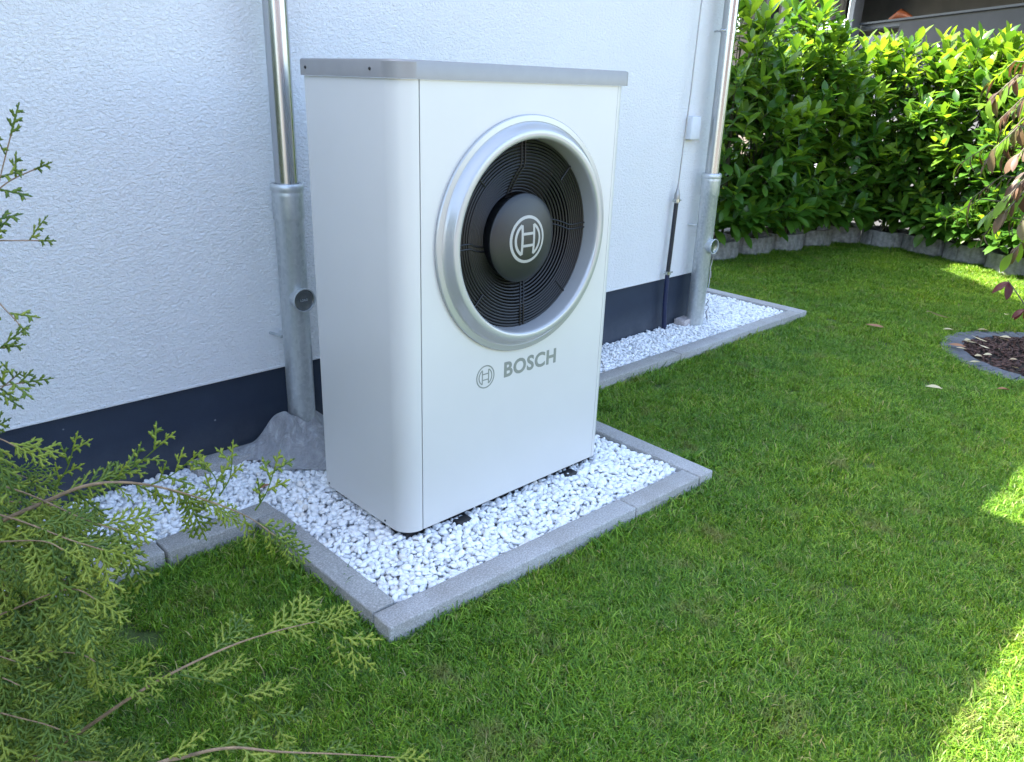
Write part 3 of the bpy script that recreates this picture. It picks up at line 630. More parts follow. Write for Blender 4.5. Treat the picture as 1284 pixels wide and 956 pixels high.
lab_l = ['first concrete planter ring from the house corner, front left', 'second concrete planter ring from the house corner', 'third concrete planter ring from the house corner', 'fourth concrete planter ring, left of the bend in the row', 'concrete planter ring in the bend where the two rows meet', 'first concrete planter ring right of the bend', 'second concrete planter ring right of the bend', 'third planter ring right of the bend, half in sunlight', 'fourth planter ring right of the bend, in full sunlight', 'fifth planter ring right of the bend, behind the bronze leaves', 'sixth planter ring right of the bend, past the bronze tree', 'last planter ring of the right row, past the bronze tree']
ords = ['first laurel from the house corner, in the left row of the hedge', 'second laurel from the house corner, lower than its neighbours', 'third laurel from the house corner, with the tallest pale shoots', 'fourth laurel from the house corner, left of the bend', 'laurel in the bend of the hedge row', 'first laurel right of the bend in the hedge', 'second laurel right of the bend, dark at its foot', 'third laurel right of the bend, with a few withered yellow leaves', 'fourth laurel right of the bend, brightly lit yellow green', 'fifth laurel right of the bend, behind the bronze leaved tree', 'sixth laurel right of the bend, past the bronze leaved tree', 'last laurel of the right row, past the bronze leaved tree']
allp = [(p, 0 if i < 4 else 2) for i, p in enumerate(left_row)] + [(p, 1) for p in right_row]
tops = [2.02, 1.62, 2.06, 1.80, 1.80, 1.82, 1.82, 1.84, 1.86, 1.84, 1.8, 1.8]
for i, ((x, y), kind) in enumerate(allp):
    t = thing('planter', (x, y, 0), lab_l[i], 'planter', 'concrete planter rings along the lawn edge')
    mw = Matrix.Translation((x, y, rnd.uniform(-.008, .008)))
    obj('planter_ring', pm[kind], t, mw); obj('soil', som, t, mw)
    r = random.Random(100 + i)
    lt = thing('laurel', (x, y, .12), 'cherry ' + ords[i], 'hedge plant', 'cherry laurels planted as a hedge')
    rowd = Vector((.98, -.17, 0)) if i < 5 else Vector((-.31, -.95, 0))
    out = Vector((-rowd.y, rowd.x, 0)); 
    if out.dot(Vector((-x, -y, 0))) < 0: out = -out
    base = Vector((x, y, .12)); H = tops[i]
    stems, young, old = [], [], []; shoots = []
    for q in range(6):
        a = r.uniform(0, 6.28); p = base + Vector((math.cos(a), math.sin(a), 0)) * .08; pts = [p.copy()]
        tx = rowd * r.uniform(-.24, .24) + out * r.uniform(-.2, .2)
        for s in range(1, 6): pts.append(p + tx * (s / 5) + Vector((r.uniform(-.02, .02), r.uniform(-.02, .02), (H - .35) * s / 5)))
        stems.append(tube_geo(pts, [.012 * (1 - .7 * s / 5) for s in range(6)], 5, False))
    ns = 230 if i < 10 else 110
    for q in range(ns):
        hz = r.uniform(.0, 1) ** .95; z = .17 + (H - .40) * hz
        wid = .34 * (.62 + .55 * math.sin(math.pi * min(1, hz * .8 + .12)))
        a = r.uniform(0, 6.28); rr = math.sqrt(r.uniform(.12, 1))
        lat = math.cos(a) * rr * wid * 1.1; dep = math.sin(a) * rr * wid * 1.25
        if q < 30: hz, z = hz * .12, .23 + (.06 if i < 5 else 0) + (H - .4) * hz * .10; wid = .23
        elif z < .30: z += .07; wid *= .85
        p = Vector((x, y, z)) + rowd * lat + out * dep
        d = (rowd * math.cos(a) * .8 + out * math.sin(a) * .9 + Vector((0, 0, .65 + .8 * hz + r.uniform(-.3, .3)))).normalized()
        if hz > .85: d = (d + Vector((0, 0, 1.2))).normalized()
        shoots.append((p, d, hz, dep))
    for q in range(9):
        p = Vector((x, y, H - .20)) + rowd * r.uniform(-.24, .24) + out * r.uniform(-.2, .25); shoots.append((p, Vector((r.uniform(-.3, .3), r.uniform(-.3, .3), 1)).normalized(), 1.2, .2))
    recs = []
    for p, d, hz, dep in shoots:
        Ls = r.uniform(.12, .20) if hz < 1.1 else r.uniform(.2, .34)
        sx, sy = frame_of(d); nl = r.randint(6, 9) if hz < 1.1 else 11
        yng = r.random() < (.20 + .45 * max(0, min(1.1, hz)) ** 2.2 * (1 if dep > -.05 else .5))
        stems.append(tube_geo([p, p + d * Ls], [.004, .002], 4, False))
        ph = r.uniform(0, 6.28)
        for q in range(nl):
            f = (q + .5) / nl; a = ph + q * 2.4; rad = sx * math.cos(a) + sy * math.sin(a)
            ld_ = (rad * (.95 - .5 * f) + d * (.35 + .75 * f) + Vector((0, 0, -.25 * (1 - f)))).normalized()
            up_ = (d * .8 + Vector((0, 0, .9)) - rad * .1).normalized()
            mw = orient(p + d * Ls * f, ld_, up_, r.uniform(.95, 1.5) * (1 if f < .8 else .8))
            recs.append((mw, 'laurel_young' if yng or (f > .75 and r.random() < .3) else 'laurel', r.randrange(4), dep))
    if i == 7:
        for q in range(6): recs.append((orient(gp(1202 + q * 5, 205 + r.uniform(-5, 8), 1) * 0 + base + out * .3 + rowd * (-.1 + .04 * q) + Vector((0, 0, .86 + r.uniform(-.02, .02))), Vector((r.uniform(-.3, .3), r.uniform(-.3, .1), -1)), Vector((-1, -.4, 0))), 'laurel_dry', q % 4, 1))
    st = obj('stem', mk('stem', *join_geo(stems), 'stem', True), lt); tag(st, kind='stuff')
    recs.sort(key=lambda e: (e[1] != 'laurel_dry', (e[0].translation - CAM).length))
    nobj = 60 if i < 10 else 20
    for e in recs[:nobj]: obj('leaf', leaf_meshes[e[1]][e[2]], lt, e[0])
    rest = recs[nobj:]; rest.sort(key=lambda e: e[1])
    Vv, Ff = many(LVn, [(e[2], e[0]) for e in rest]); mi = np.repeat([0 if e[1] == 'laurel' else 1 for e in rest], 10)
    tag(obj('foliage', np_mesh('foliage', Vv, Ff, ['laurel', 'laurel_young'], True, mi), lt), kind='stuff')
# ------------------------------------------------------------------ round bed with bronze tree
BC = Vector((5.275, .94, 0))
rb = thing('round_bed', BC, 'round mulched bed edged with dark grey stones on the lawn', 'flower bed')
bs = []
for i in range(5): bs.append(box('edging_stone', (-.032 + rnd.uniform(0, .002), -.062, -.06), (.032, .062, .022), 'bedstone', .004, 1, .0015))
nst = 48
for i in range(nst):
    a = 2 * math.pi * i / nst; p = BC + Vector((math.cos(a), math.sin(a), 0)) * .510
    obj('edging_stone', bs[i % 5], rb, Matrix.Translation(p + Vector((0, 0, rnd.uniform(-.003, .003)))) @ Matrix.Rotation(a - math.pi / 2 + rnd.uniform(-.02, .02), 4, 'Z'))
V = [(BC.x + .46 * math.cos(a * math.pi / 24), BC.y + .46 * math.sin(a * math.pi / 24), .004) for a in range(48)] + [(BC.x, BC.y, .03)]
obj('bed_soil', mk('bed_soil', V, [(i, (i + 1) % 48, 48) for i in range(48)], 'earth', True), rb)
cv = []
for i in range(4):
    me = box('chip', (-.5, -.2, -.07), (.5, .2, .07), 'mulch', 0, 1, .12); v, f = mesh_np(me); cv.append((v, np.array(f)))
ch = []
for i in range(1500):
    a, r = rnd.uniform(0, 6.283), .455 * math.sqrt(rnd.random()); s = rnd.uniform(.012, .04)
    ch.append((rnd.randrange(4), Matrix.Translation(BC + Vector((r * math.cos(a), r * math.sin(a), .012 + .03 * (1 - r / .46) + rnd.uniform(0, .012)))) @ Euler((rnd.gauss(0, .35), rnd.gauss(0, .35), rnd.uniform(0, 6.3))).to_matrix().to_4x4() @ Matrix.Diagonal((s, s, s, 1))))
tag(obj('mulch', np_mesh('mulch', *many(cv, ch), 'mulch'), rb), kind='stuff')
bt = thing('bronze_tree', BC + Vector((0, 0, .02)), 'slim young tree with drooping bronze and green leaves in the round bed', 'tree')
obj('trunk', tube('trunk', [BC, BC + Vector((-.07, .08, .6)), BC + Vector((-.15, .15, 1.2)), BC + Vector((-.22, .22, 1.7)), BC + Vector((-.24, .24, 1.9))], [.022, .019, .016, .011, .006], 'bark', 10), bt)
BL = [leaf_geo(.115, .050, .3, .25, 5, 1.0), leaf_geo(.10, .046, .5, .3, 5, 1.0), leaf_geo(.125, .054, .2, .15, 5, 1.05)]
BLm = {m: [mk('leaf', v, f, m, True) for v, f in BL] for m in ('bronze', 'crimson', 'laurel_young')}
r = random.Random(5); recs = []; twigs = []
for q in range(38):
    z = r.uniform(.62, 1.62); a = r.uniform(0, 6.283)
    if r.random() < .55: a = math.radians(r.uniform(95, 190))
    Lb = r.uniform(.35, .62) * (1 - .35 * (z - .7) / 1.5); p0 = BC + Vector((-.125 * z, .125 * z, z)); h = Vector((math.cos(a), math.sin(a), 0))
    pts = [p0, p0 + h * Lb * .4 + Vector((0, 0, .13)), p0 + h * Lb * .75 + Vector((0, 0, .14)), p0 + h * Lb + Vector((0, 0, .02))]
    obj('branch', tube('branch', pts, [.007, .005, .0035, .002], 'bark', 6), bt)
    for s in range(17):
        f = .2 + .8 * s / 16; seg = min(2, int(f * 3)); p = pts[seg].lerp(pts[seg + 1], f * 3 - seg)
        d = (h * r.uniform(.0, .5) + Vector((r.uniform(-.4, .4), r.uniform(-.4, .4), -.85)))
        recs.append((orient(p, d, h + Vector((0, 0, .3)), r.uniform(.6, 1.0)), 'bronze' if r.random() < .60 else 'laurel_young', r.randrange(3)))
# low shoot with crimson leaves
tip = gp(1262, 350, .35); tip = at(1264, 352, 5.0); b0 = BC + Vector((-.05, -.02, .03))
obj('branch', tube('branch', [b0, b0.lerp(tip, .5) + Vector((.01, 0, .03)), tip], [.006, .005, .003], 'stem', 6), bt)
for q in range(9):
    p = b0.lerp(tip, .98 if q < 6 else .62); d = Vector((r.uniform(-.9, .4), r.uniform(-.4, .9), r.uniform(-.7, -.1)))
    recs.append((orient(p, d, Vector((-.3, -.3, 1)), .95 if q < 6 else .7), 'crimson', r.randrange(3)))
recs.sort(key=lambda e: (e[1] != 'crimson', (e[0].translation - CAM).length))
for e in recs[:290]: obj('leaf', BLm[e[1]][e[2]], bt, e[0])
rest = sorted(recs[290:], key=lambda e: e[1]); BLn = [(np.array(v), np.array(f)) for v, f in BL]
tag(obj('foliage', np_mesh('foliage', *many(BLn, [(e[2], e[0]) for e in rest]), ['bronze', 'laurel_young'], True, np.repeat([0 if e[1] == 'bronze' else 1 for e in rest], 10)), bt), kind='stuff')
# fallen leaves
FLv = [leaf_geo(.085, .028, -.12, .5, 5, .8), leaf_geo(.07, .026, -.05, .6, 5, .8), leaf_geo(.095, .026, -.28, .4, 5, .8)]
FLm = {m: [mk('fallen_leaf', v, f, m, True) for v, f in FLv] for m in ('dryleaf', 'dryred')}
def fallen(u, v, z, rot, s, m, label, group=None, k=0):
    p = gp(u, v, z); tag(obj('fallen_leaf', FLm[m][k], None, Matrix.Translation(p) @ Euler((rnd.uniform(-.05, .1), rnd.uniform(-.3, .3), rot + math.pi / 2)).to_matrix().to_4x4() @ Matrix.Diagonal((s * 1.35, s * 1.35, s * 1.35, 1))), label, 'leaf', group)
fallen(1109, 411, .045, -1.0, 1.0, 'dryred', 'rust coloured dry leaf lying on the lawn left of the round bed', None, 0)
fallen(1190, 399, .045, -.9, 1.25, 'dryleaf', 'curled cream leaf on the lawn just behind the round bed', None, 2)
fallen(1182, 488, .045, -.75, 1.0, 'dryleaf', 'pale cream leaf on the lawn in front of the round bed', None, 1)
fallen(1166, 391, .045, -.4, .35, 'dryleaf', 'tiny whitish leaf on the lawn, farther left than the curled cream leaf', None, 1)
fallen(1266, 489, .045, -.6, .8, 'dryred', 'brown dry leaf on the lawn at the right edge below the round bed', None, 1)
fallen(1262, 394, .06, .2, .8, 'dryleaf', 'upright pale leaf on the lawn behind the bed, near the crimson shoot', None, 0)
for (u, v, w_) in ((1196, 414, 'cream dry leaf on the far edging stones of the round bed, at its left end'), (1240, 415, 'cream dry leaf on the far edging stones, right of the bed middle')): fallen(u, v, .028, -.8, .8, 'dryleaf', w_, 'dry leaves on the edging stones', 1)
for (u, v, s) in ((1218, 427, 1), (1225, 430, 1), (1238, 429, .8), (1268, 424, .9), (1266, 427, .7), (1241, 437, .6), (1244, 445, .7), (1232, 447, .9), (1268, 438, .5), (1276, 451, .7), (1278, 462, .5), (1230, 454, .9), (1212, 438, .7), (1254, 438, .4)):
    fallen(u, v, .045, rnd.uniform(-1.4, .2), s * .85, 'dryleaf', 'cream dry leaf lying on the dark bark mulch of the round bed', 'dry leaves on the bark mulch', rnd.randrange(3))
fallen(1211, 435, .045, -.9, .9, 'dryred', 'orange brown dry leaf at the left end of the bark mulch', None, 0)
# ------------------------------------------------------------------ neighbour's carport behind the hedge
CQ = Vector((10.4, 2.98, 0)); CD = Vector((.6, .8, 0)); CN = Vector((.8, -.6, 0))   # CN points away from the camera
def cpos(s, z, n=0): return CQ + CD * s + CN * n + Vector((0, 0, z))
def cbox(name, s0, s1, z0, z1, n0, n1, mat, parent):
    V = [cpos(s, z, n) for z in (z0, z1) for s, n in ((s0, n0), (s1, n0), (s1, n1), (s0, n1))]
    me = mk(name, V, [(3, 2, 1, 0), (4, 5, 6, 7), (0, 1, 5, 4), (1, 2, 6, 5), (2, 3, 7, 6), (3, 0, 4, 7)], mat)
    bm = bmesh.new(); bm.from_mesh(me); bmesh.ops.recalc_face_normals(bm, faces=bm.faces); bm.to_mesh(me); bm.free(); return obj(name, me, parent)
cp = thing('carport', CQ, 'dim open carport with grey wall and brown ceiling behind the laurel hedge', 'carport')
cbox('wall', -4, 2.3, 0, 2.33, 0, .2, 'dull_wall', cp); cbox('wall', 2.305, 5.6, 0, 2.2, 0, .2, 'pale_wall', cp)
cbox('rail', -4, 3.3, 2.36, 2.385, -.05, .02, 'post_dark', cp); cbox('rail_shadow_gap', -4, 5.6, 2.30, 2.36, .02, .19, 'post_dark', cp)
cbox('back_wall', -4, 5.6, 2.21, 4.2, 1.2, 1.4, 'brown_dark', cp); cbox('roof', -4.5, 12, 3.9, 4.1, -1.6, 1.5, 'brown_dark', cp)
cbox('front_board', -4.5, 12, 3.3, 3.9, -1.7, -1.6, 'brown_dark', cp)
cbox('swirl_screen', 4.3, 8.6, 2.52, 3.9, .25, .3, 'swirl', cp); cbox('beige_board', 5.605, 9, 0, 2.515, .1, .3, 'beige', cp)
def cpost(u, w, mat, name, n=-.3):
    # ray hits the plane n = const
    rr = ray(u, 40); q = CQ + CN * n; t = (q - CAM).dot(CN) / rr.dot(CN); p = CAM + rr * t
    o = tag(obj(name, box(name, (-w / 2, -w / 2, 0), (w / 2, w / 2, 3.9), mat, .01), cp, Matrix.Translation((p.x, p.y, 0)) @ Matrix.Rotation(math.atan2(.8, .6), 4, 'Z'))); return o
cpost(965, .17, 'post_dark', 'post'); cpost(984, .17, 'post_grey', 'post', .05); cpost(1069, .14, 'post_grey', 'post', -.1)
obj('orange_hood', tube('orange_hood', [cpos(3.15, 2.44, .35), cpos(2.9, 2.5, .35), cpos(2.6, 2.43, .35)], [.03, .065, .02], 'orange', 10), cp)
obj('brown_arm', tube('brown_arm', [cpos(1.35, 2.66, .4), cpos(.9, 2.95, .5), cpos(.5, 3.2, .5)], [.07, .06, .05], 'brown_tool', 8), cp)
# neighbour's house opposite, mirrored in the steel tubes
nh = thing('neighbour_house', (-1, -13, 0), 'beige house across the lawn, seen only as a reflection in the steel tubes', 'house')
obj('wall', box('wall', (-9, -20, 0), (7, -13, 3.6), 'beige'), nh)
obj('roof', mk('roof', [(-9.5, -12.6, 3.5), (7.5, -12.6, 3.5), (7.5, -16.5, 6), (-9.5, -16.5, 6), (-9.5, -20.4, 3.5), (7.5, -20.4, 3.5)], [(0, 1, 2, 3), (3, 2, 5, 4), (1, 5, 2), (0, 3, 4)], 'rooftile'), nh)
for x in (-6, -2, 2.5): obj('window', box('window', (x, -13.02, .9), (x + 1.6, -12.98, 2.3), 'glass'), nh)
# ------------------------------------------------------------------ thuja beside the camera
def twig_geo(p0, d, nrm, L, w):
    """flattened scaly twig: alternating widths"""
    n = max(3, int(L / .0034)); V, F = [], []; sd = d.cross(nrm).normalized()
    for i in range(n + 1):
        t = i / n; ww = w * (1.0 if i % 2 else .62) * (1 - .35 * t) * (1 if i < n else .25); p = p0 + d * L * t + nrm * (-.10 * L * t * t)
        V += [p - sd * ww / 2, p + nrm * ww * .22, p + sd * ww / 2, p - nrm * ww * .22]
    for i in range(n):
        for q in range(4): q2 = (q + 1) % 4; F.append((4 * i + q, 4 * i + q2, 4 * i + 4 + q2, 4 * i + 4 + q))
    return V, F
def spray_mesh(seed, L, mats_):
    r = random.Random(seed); parts, mi = [], []
    Z = Vector((0, 0, 1)); d0 = Vector((0, 1, 0))
    def add(g, m): parts.append(g); mi.extend([m] * len(g[1]))
    add(twig_geo(Vector(), d0, Z, L, .0048), 0)
    n = int(L / .0078)
    for i in range(1, n):
        t = i / n; s = 1 if i % 2 else -1; a = math.radians(r.uniform(38, 55)) * s
        l = L * .36 * (math.sin(math.pi * min(1, t * .8 + .22)) ** .8) * r.uniform(.65, 1.1) * (1 if t < .8 else .6)
        if r.random() < .07: continue
        nr = (Z + Vector((r.uniform(-.25, .25), r.uniform(-.2, .2), 0))).normalized(); dd = Vector((math.sin(a), math.cos(a), r.uniform(-.12, .12))).normalized()
        p = d0 * L * t + Z * (-.10 * L * t * t); add(twig_geo(p, dd, nr, l, .0064), 0 if r.random() < .6 else 1)
        k = int(l / .0085)
        for j in range(1, k + 1):
            f = j / (k + 1); s2 = 1 if j % 2 else -1; a2 = a + math.radians(r.uniform(35, 52)) * s2
            d2 = Vector((math.sin(a2), math.cos(a2), r.uniform(-.15, .15))).normalized(); l2 = max(.007, l * .5 * (1 - f * .6) * r.uniform(.7, 1.15))
            add(twig_geo(p + dd * l * f - nr * .1 * l * f * f, d2, nr, l2, .0060), 1 if r.random() < .5 else 0)
    V, F = join_geo(parts); return np_mesh('spray', [tuple(v) for v in V], F, mats_, False, mi)
SP = {}
for nm, mm in (('mid', ['thuja', 'thuja_young']), ('dark', ['thuja', 'thuja']), ('light', ['thuja_young', 'thuja_young'])):
    SP[nm] = [spray_mesh(11 + q, L, mm) for q, L in enumerate((.085, .11, .14, .062, .042))]
TB = Vector((-.45, 1.75, 0))
th = thing('thuja', TB, 'yellow green thuja reaching in from the left with arching twigs', 'tree')
obj('trunk', tube('trunk', [TB, TB + Vector((.01, .0, .7)), TB + Vector((-.01, .01, 1.3)), TB + Vector((0, 0, 1.9))], [.045, .036, .024, .008], 'thuja_bark', 12), th)
tr = random.Random(21)
def catmull(P, n=6):
    out = []
    for i in range(len(P) - 1):
        p0, p1, p2, p3 = P[max(0, i - 1)], P[i], P[i + 1], P[min(len(P) - 1, i + 2)]
        for k in range(n):
            t = k / n; out.append(.5 * ((2 * p1) + (p2 - p0) * t + (2 * p0 - 5 * p1 + 4 * p2 - p3) * t * t + (3 * p1 - p0 - 3 * p2 + p3) * t ** 3))
    return out + [P[-1]]
def add_spray(br, p, d, nrm, kind, size, s=1.0): obj('spray', SP[kind][size], br, orient(p, d, nrm, s))
def t_branch(pix_pts, r0, step=.03, kinds=('mid',), start=.15, sizes=(0, 1, 3), droop=.5, bark=True, tipk=None, skip=0.0, spread=1.0):
    P = [at(u_, v_, d_ * 2.0 * (.88 if v_ < 480 else 1)) for u_, v_, d_ in pix_pts]; r0 = r0 * 1.25; C_ = catmull(P); n = len(C_)
    R_ = [max(.0009, r0 * (1 - .85 * i / (n - 1))) for i in range(n)]; T_ = C_
    if pix_pts[0][0] < -40:      # run the twig back to the trunk
        tp = Vector((TB.x, TB.y, max(.12, min(1.75, C_[0].z - .15)))); T_ = [tp, tp.lerp(C_[0], .5) + Vector((0, 0, .02))] + C_; R_ = [r0 * 1.5, r0 * 1.25] + R_
    br = obj('branch', tube('branch', T_, R_, 'thuja_bark' if bark else 'thuja', 7), th)
    L = sum((C_[i + 1] - C_[i]).length for i in range(n - 1)); acc = 0; nxt = L * start; side_ = 1
    for i in range(n - 1):
        seg = (C_[i + 1] - C_[i]).length; t = (C_[i + 1] - C_[i]).normalized()
        while acc + seg >= nxt:
            p = C_[i].lerp(C_[i + 1], (nxt - acc) / seg); side_ = -side_
            view = (CAM - p).normalized(); lat = t.cross(view).normalized()
            if tr.random() >= skip:
                d = t * .75 + lat * side_ * tr.uniform(.45, .9) * spread + Vector((0, 0, -droop * tr.uniform(.3, 1))) + view * tr.uniform(-.3, .3)
                nrm = (view + Vector((tr.uniform(-.6, .6), tr.uniform(-.6, .6), tr.uniform(.0, .9)))).normalized()
                add_spray(br, p, d, nrm, tr.choice(kinds), tr.choice(sizes), tr.uniform(.75, 1.1))
            nxt += step * tr.uniform(.75, 1.3)
        acc += seg
    t = (C_[-1] - C_[-3]).normalized(); view = (CAM - C_[-1]).normalized()
    add_spray(br, C_[-1] - t * .004, t, view, tipk or tr.choice(kinds), tr.choice(sizes), .8)
    return br, C_
D = .62
# arching upper twig
t_branch([(-260, 800, .80), (-60, 690, .66), (0, 655, D), (60, 628, D), (105, 610, D), (150, 605, .63), (200, 611, .64), (260, 628, .66), (310, 648, .68), (345, 672, .69)], .0034, .026, ('mid', 'light'), .36, (1, 0, 3), 1.1, tipk='mid', skip=.1, spread=.7)
for a, b, c in (((68, 612), (84, 588), (92, 562)), ((133, 606), (165, 588), (203, 556)), ((190, 608), (215, 596), (238, 578)), ((262, 628), (272, 606), (262, 588)), ((275, 622), (288, 600), (291, 574)), ((320, 640), (334, 618), (345, 586))):
    t_branch([(*a, .63), (*b, .625), (*c, .62)], .0012, .020, ('mid', 'light'), .2, (4,), .0, False, 'light', spread=.8)
# lower long twigs
t_branch([(-160, 1110, .75), (30, 965, .64), (105, 915, .61), (165, 874, .60), (220, 842, .61), (290, 810, .63), (345, 792, .645), (395, 780, .66)], .0032, .040, ('light', 'mid'), .62, (0, 3, 1), .25, tipk='light', skip=.35, spread=.6)
t_branch([(225, 846, .61), (285, 862, .62), (335, 895, .63), (350, 915, .63)], .0012, .028, ('mid', 'light'), .2, (3, 0), .1, False, 'light')
t_branch([(395, 780, .66), (425, 796, .66), (450, 820, .66)], .0010, .022, ('light',), .1, (3,), .1, False, 'light')
t_branch([(-150, 1150, .72), (150, 982, .57), (230, 950, .57), (290, 938, .575), (350, 943, .58), (430, 946, .59), (495, 950, .60)], .0030, .034, ('light', 'mid'), .60, (3, 0), .2, tipk='light', skip=.3, spread=.55)
# hanging tips on the upper left
for pts in ([(-70, 420, .66), (-20, 300, .64), (2, 215, .63), (14, 168, .62)], [(-80, 330, .66), (-25, 262, .64), (8, 230, .64), (45, 212, .63)], [(-80, 330, .66), (-20, 305, .65), (20, 302, .64), (50, 302, .63)], [(-80, 350, .68), (-25, 360, .66), (10, 392, .65), (25, 408, .64)], [(-90, 440, .66), (-30, 440, .65), (6, 436, .65)], [(-90, 520, .64), (-20, 500, .64), (20, 472, .64)], [(-90, 520, .64), (-20, 490, .63), (30, 480, .63)]):
    t_branch(pts, .0016, .034, ('dark', 'mid') if pts[0][1] < 500 else ('mid',), .5, (4, 3, 4), .15, True, 'dark', .1)
# bulk of the crown, left of the picture
fol = []
bulk = []
for q in range(3):
    L_ = (.10, .13, .16)[q]; g_ = [([(-.003, 0, 0), (.003, 0, 0), (.003, L_, -.01), (-.003, L_, -.01)], [(0, 1, 2, 3)])]
    for e_ in range(11):
        y_ = L_ * (.1 + .08 * e_); s_ = 1 if e_ % 2 else -1; l_ = L_ * .42 * math.sin(math.pi * (.25 + .065 * e_)); c_, d_ = .7 * l_ * s_, .7 * l_
        g_.append(([(0, y_ - .004, 0), (c_ * .5, y_ + d_ * .5 - .009, .004), (c_, y_ + d_, -.006), (c_ * .5, y_ + d_ * .5 + .009, .004)], [(0, 1, 2, 3)]))
    v, f = join_geo(g_); bulk.append((np.array(v, float), np.array(f)))
for q in range(900):
    z = tr.uniform(.1, 2.3); a = tr.uniform(0, 6.283); R_ = .75 * (1 - (z / 2.6) ** 2) * math.sqrt(tr.uniform(.45, 1)); h = Vector((math.cos(a), math.sin(a), 0))
    p = Vector((-.95, 1.75, z)) + h * R_
    if pix(p)[0] > -170: continue
    fol.append((tr.randrange(3), orient(p, h + Vector((tr.uniform(-.5, .5), tr.uniform(-.5, .5), tr.uniform(-.3, .8))), Vector((tr.uniform(-1, 1), tr.uniform(-1, 1), .4)), 1.5)))
tag(obj('foliage', np_mesh('foliage', *many(bulk, fol), 'thuja'), th), kind='stuff')
for k_, (tx, ty) in enumerate(((-1.75, .75), (-1.85, 2.0))):
    b2 = Vector((tx, ty, 0)); t2 = thing('thuja', b2, ('thuja standing farther left beyond the picture edge, nearest the lawn', 'thuja standing farther left beyond the picture edge, nearest the wall')[k_], 'tree')
    obj('trunk', tube('trunk', [b2, b2 + Vector((0, .01, 1.2)), b2 + Vector((0, 0, 2.1))], [.06, .05, .008], 'thuja_bark', 8), t2)
    f2 = []
    for q in range(560):
        z = tr.uniform(.1, 2.1); a = tr.uniform(0, 6.283); R_ = .75 * (1 - (z / 2.5) ** 2) * math.sqrt(tr.uniform(.5, 1)); h = Vector((math.cos(a), math.sin(a), 0))
        f2.append((tr.randrange(3), orient(b2 + Vector((0, 0, z)) + h * R_, h + Vector((tr.uniform(-.6, .6), tr.uniform(-.6, .6), tr.uniform(-.3, .8))), Vector((tr.uniform(-1, 1), tr.uniform(-1, 1), .4)), 2.6)))
    tag(obj('foliage', np_mesh('foliage', *many(bulk, f2), 'thuja'), t2), kind='stuff')
# dense mass at lower left
ends = [(20, 560), (35, 600), (60, 690), (110, 680), (140, 705), (85, 730), (120, 752), (40, 760), (75, 800), (20, 830), (80, 850), (50, 880), (75, 915), (15, 930), (50, 965), (100, 960), (25, 690), (150, 665), (10, 780), (0, 880), (160, 968), (95, 645), (55, 660), (130, 690), (100, 720), (150, 740), (60, 735), (30, 720), (80, 690), (45, 770), (95, 780), (30, 810), (60, 835), (25, 860), (90, 880), (40, 905), (65, 940), (110, 935), (10, 955), (35, 665), (15, 720), (120, 830)]
for u, v in ends:
    d1 = tr.uniform(.56, .84); u0, v0 = -200 + tr.uniform(-40, 40), v + tr.uniform(-60, 90)
    t_branch([(u0, v0, d1 + .12), ((u0 + u) / 2, (v0 + v) / 2 - tr.uniform(10, 40), d1 + .04), (u - 40, v - 12, d1), (u, v, d1 - .01)], .0018, .025, ('mid', 'light', 'mid', 'dark') if v < 800 else ('dark', 'mid', 'dark', 'light'), .5, (0, 1, 3), .8, True, 'mid' if v > 800 else 'light', .1)
t_branch([(60, 905, .60), (105, 862, .60), (145, 850, .60), (185, 850, .6)], .0012, .013, ('light',), .4, (3,), .0, False, 'light')
t_branch([(80, 935, .60), (110, 945, .60), (150, 950, .60)], .0012, .016, ('dark', 'mid'), .1, (0, 3), .3, False, 'mid')
# ------------------------------------------------------------------ grass (geometry nodes on one point cloud)
def tuft_mesh(seed, nb, R, hmax, w):
    r = random.Random(seed); V, F = [], []
    for _ in range(nb):
        a, rr = r.uniform(0, 6.283), R * math.sqrt(r.random()); b = Vector((rr * math.cos(a), rr * math.sin(a), 0)); h = hmax * r.uniform(.45, 1)
        la = r.uniform(0, 6.283); lean = r.uniform(.2, 1.5) * h; ld2 = Vector((math.cos(la), math.sin(la), 0)); sd = Vector((-math.sin(la + r.uniform(-.8, .8)), math.cos(la), 0)) * w * r.uniform(.7, 1.2) / 2
        m1, m2, tp = b + ld2 * lean * .22 + Vector((0, 0, h * .5)), b + ld2 * lean * .6 + Vector((0, 0, h * .85)), b + ld2 * lean + Vector((0, 0, h * r.uniform(.85, 1.0)))
        k = len(V); V += [b - sd, b + sd, m1 - sd, m1 + sd, m2 - sd * .7, m2 + sd * .7, tp]
        F += [(k, k + 1, k + 3, k + 2), (k + 2, k + 3, k + 5, k + 4), (k + 4, k + 5, k + 6)]
    return mk('grass_tuft', V, F, 'grass')
tc = bpy.data.collections.new('grass_tufts')
for i in range(6): tc.objects.link(bpy.data.objects.new('grass_tuft', tuft_mesh(300 + i, 64, .045, .030, .0026)))
def lawn_ok(x, y):
    if y > 1.40 - (x - 1.7) * .031 and .985 < x < 2.47 and y < 2.8: return False
    if y > 2.16 and x < 1.1: return False
    if y > 2.285 and 2.4 < x < 4.99: return False
    if y > 2.7 and x < 4.99: return False
    if (x - BC.x) ** 2 + (y - BC.y) ** 2 < .575 ** 2: return False
    for (px, py), _ in allp:
        if (x - px) ** 2 + (y - py) ** 2 < .235 ** 2: return False
    if y > 3.9 + (6.28 - x) * .17 and x > 5.4: return False
    if x > 8.3 - (3.12 - y) * .31 and x > 7.4: return False
    return True
gr_ = random.Random(9); pts, rots, scs = [], [], []
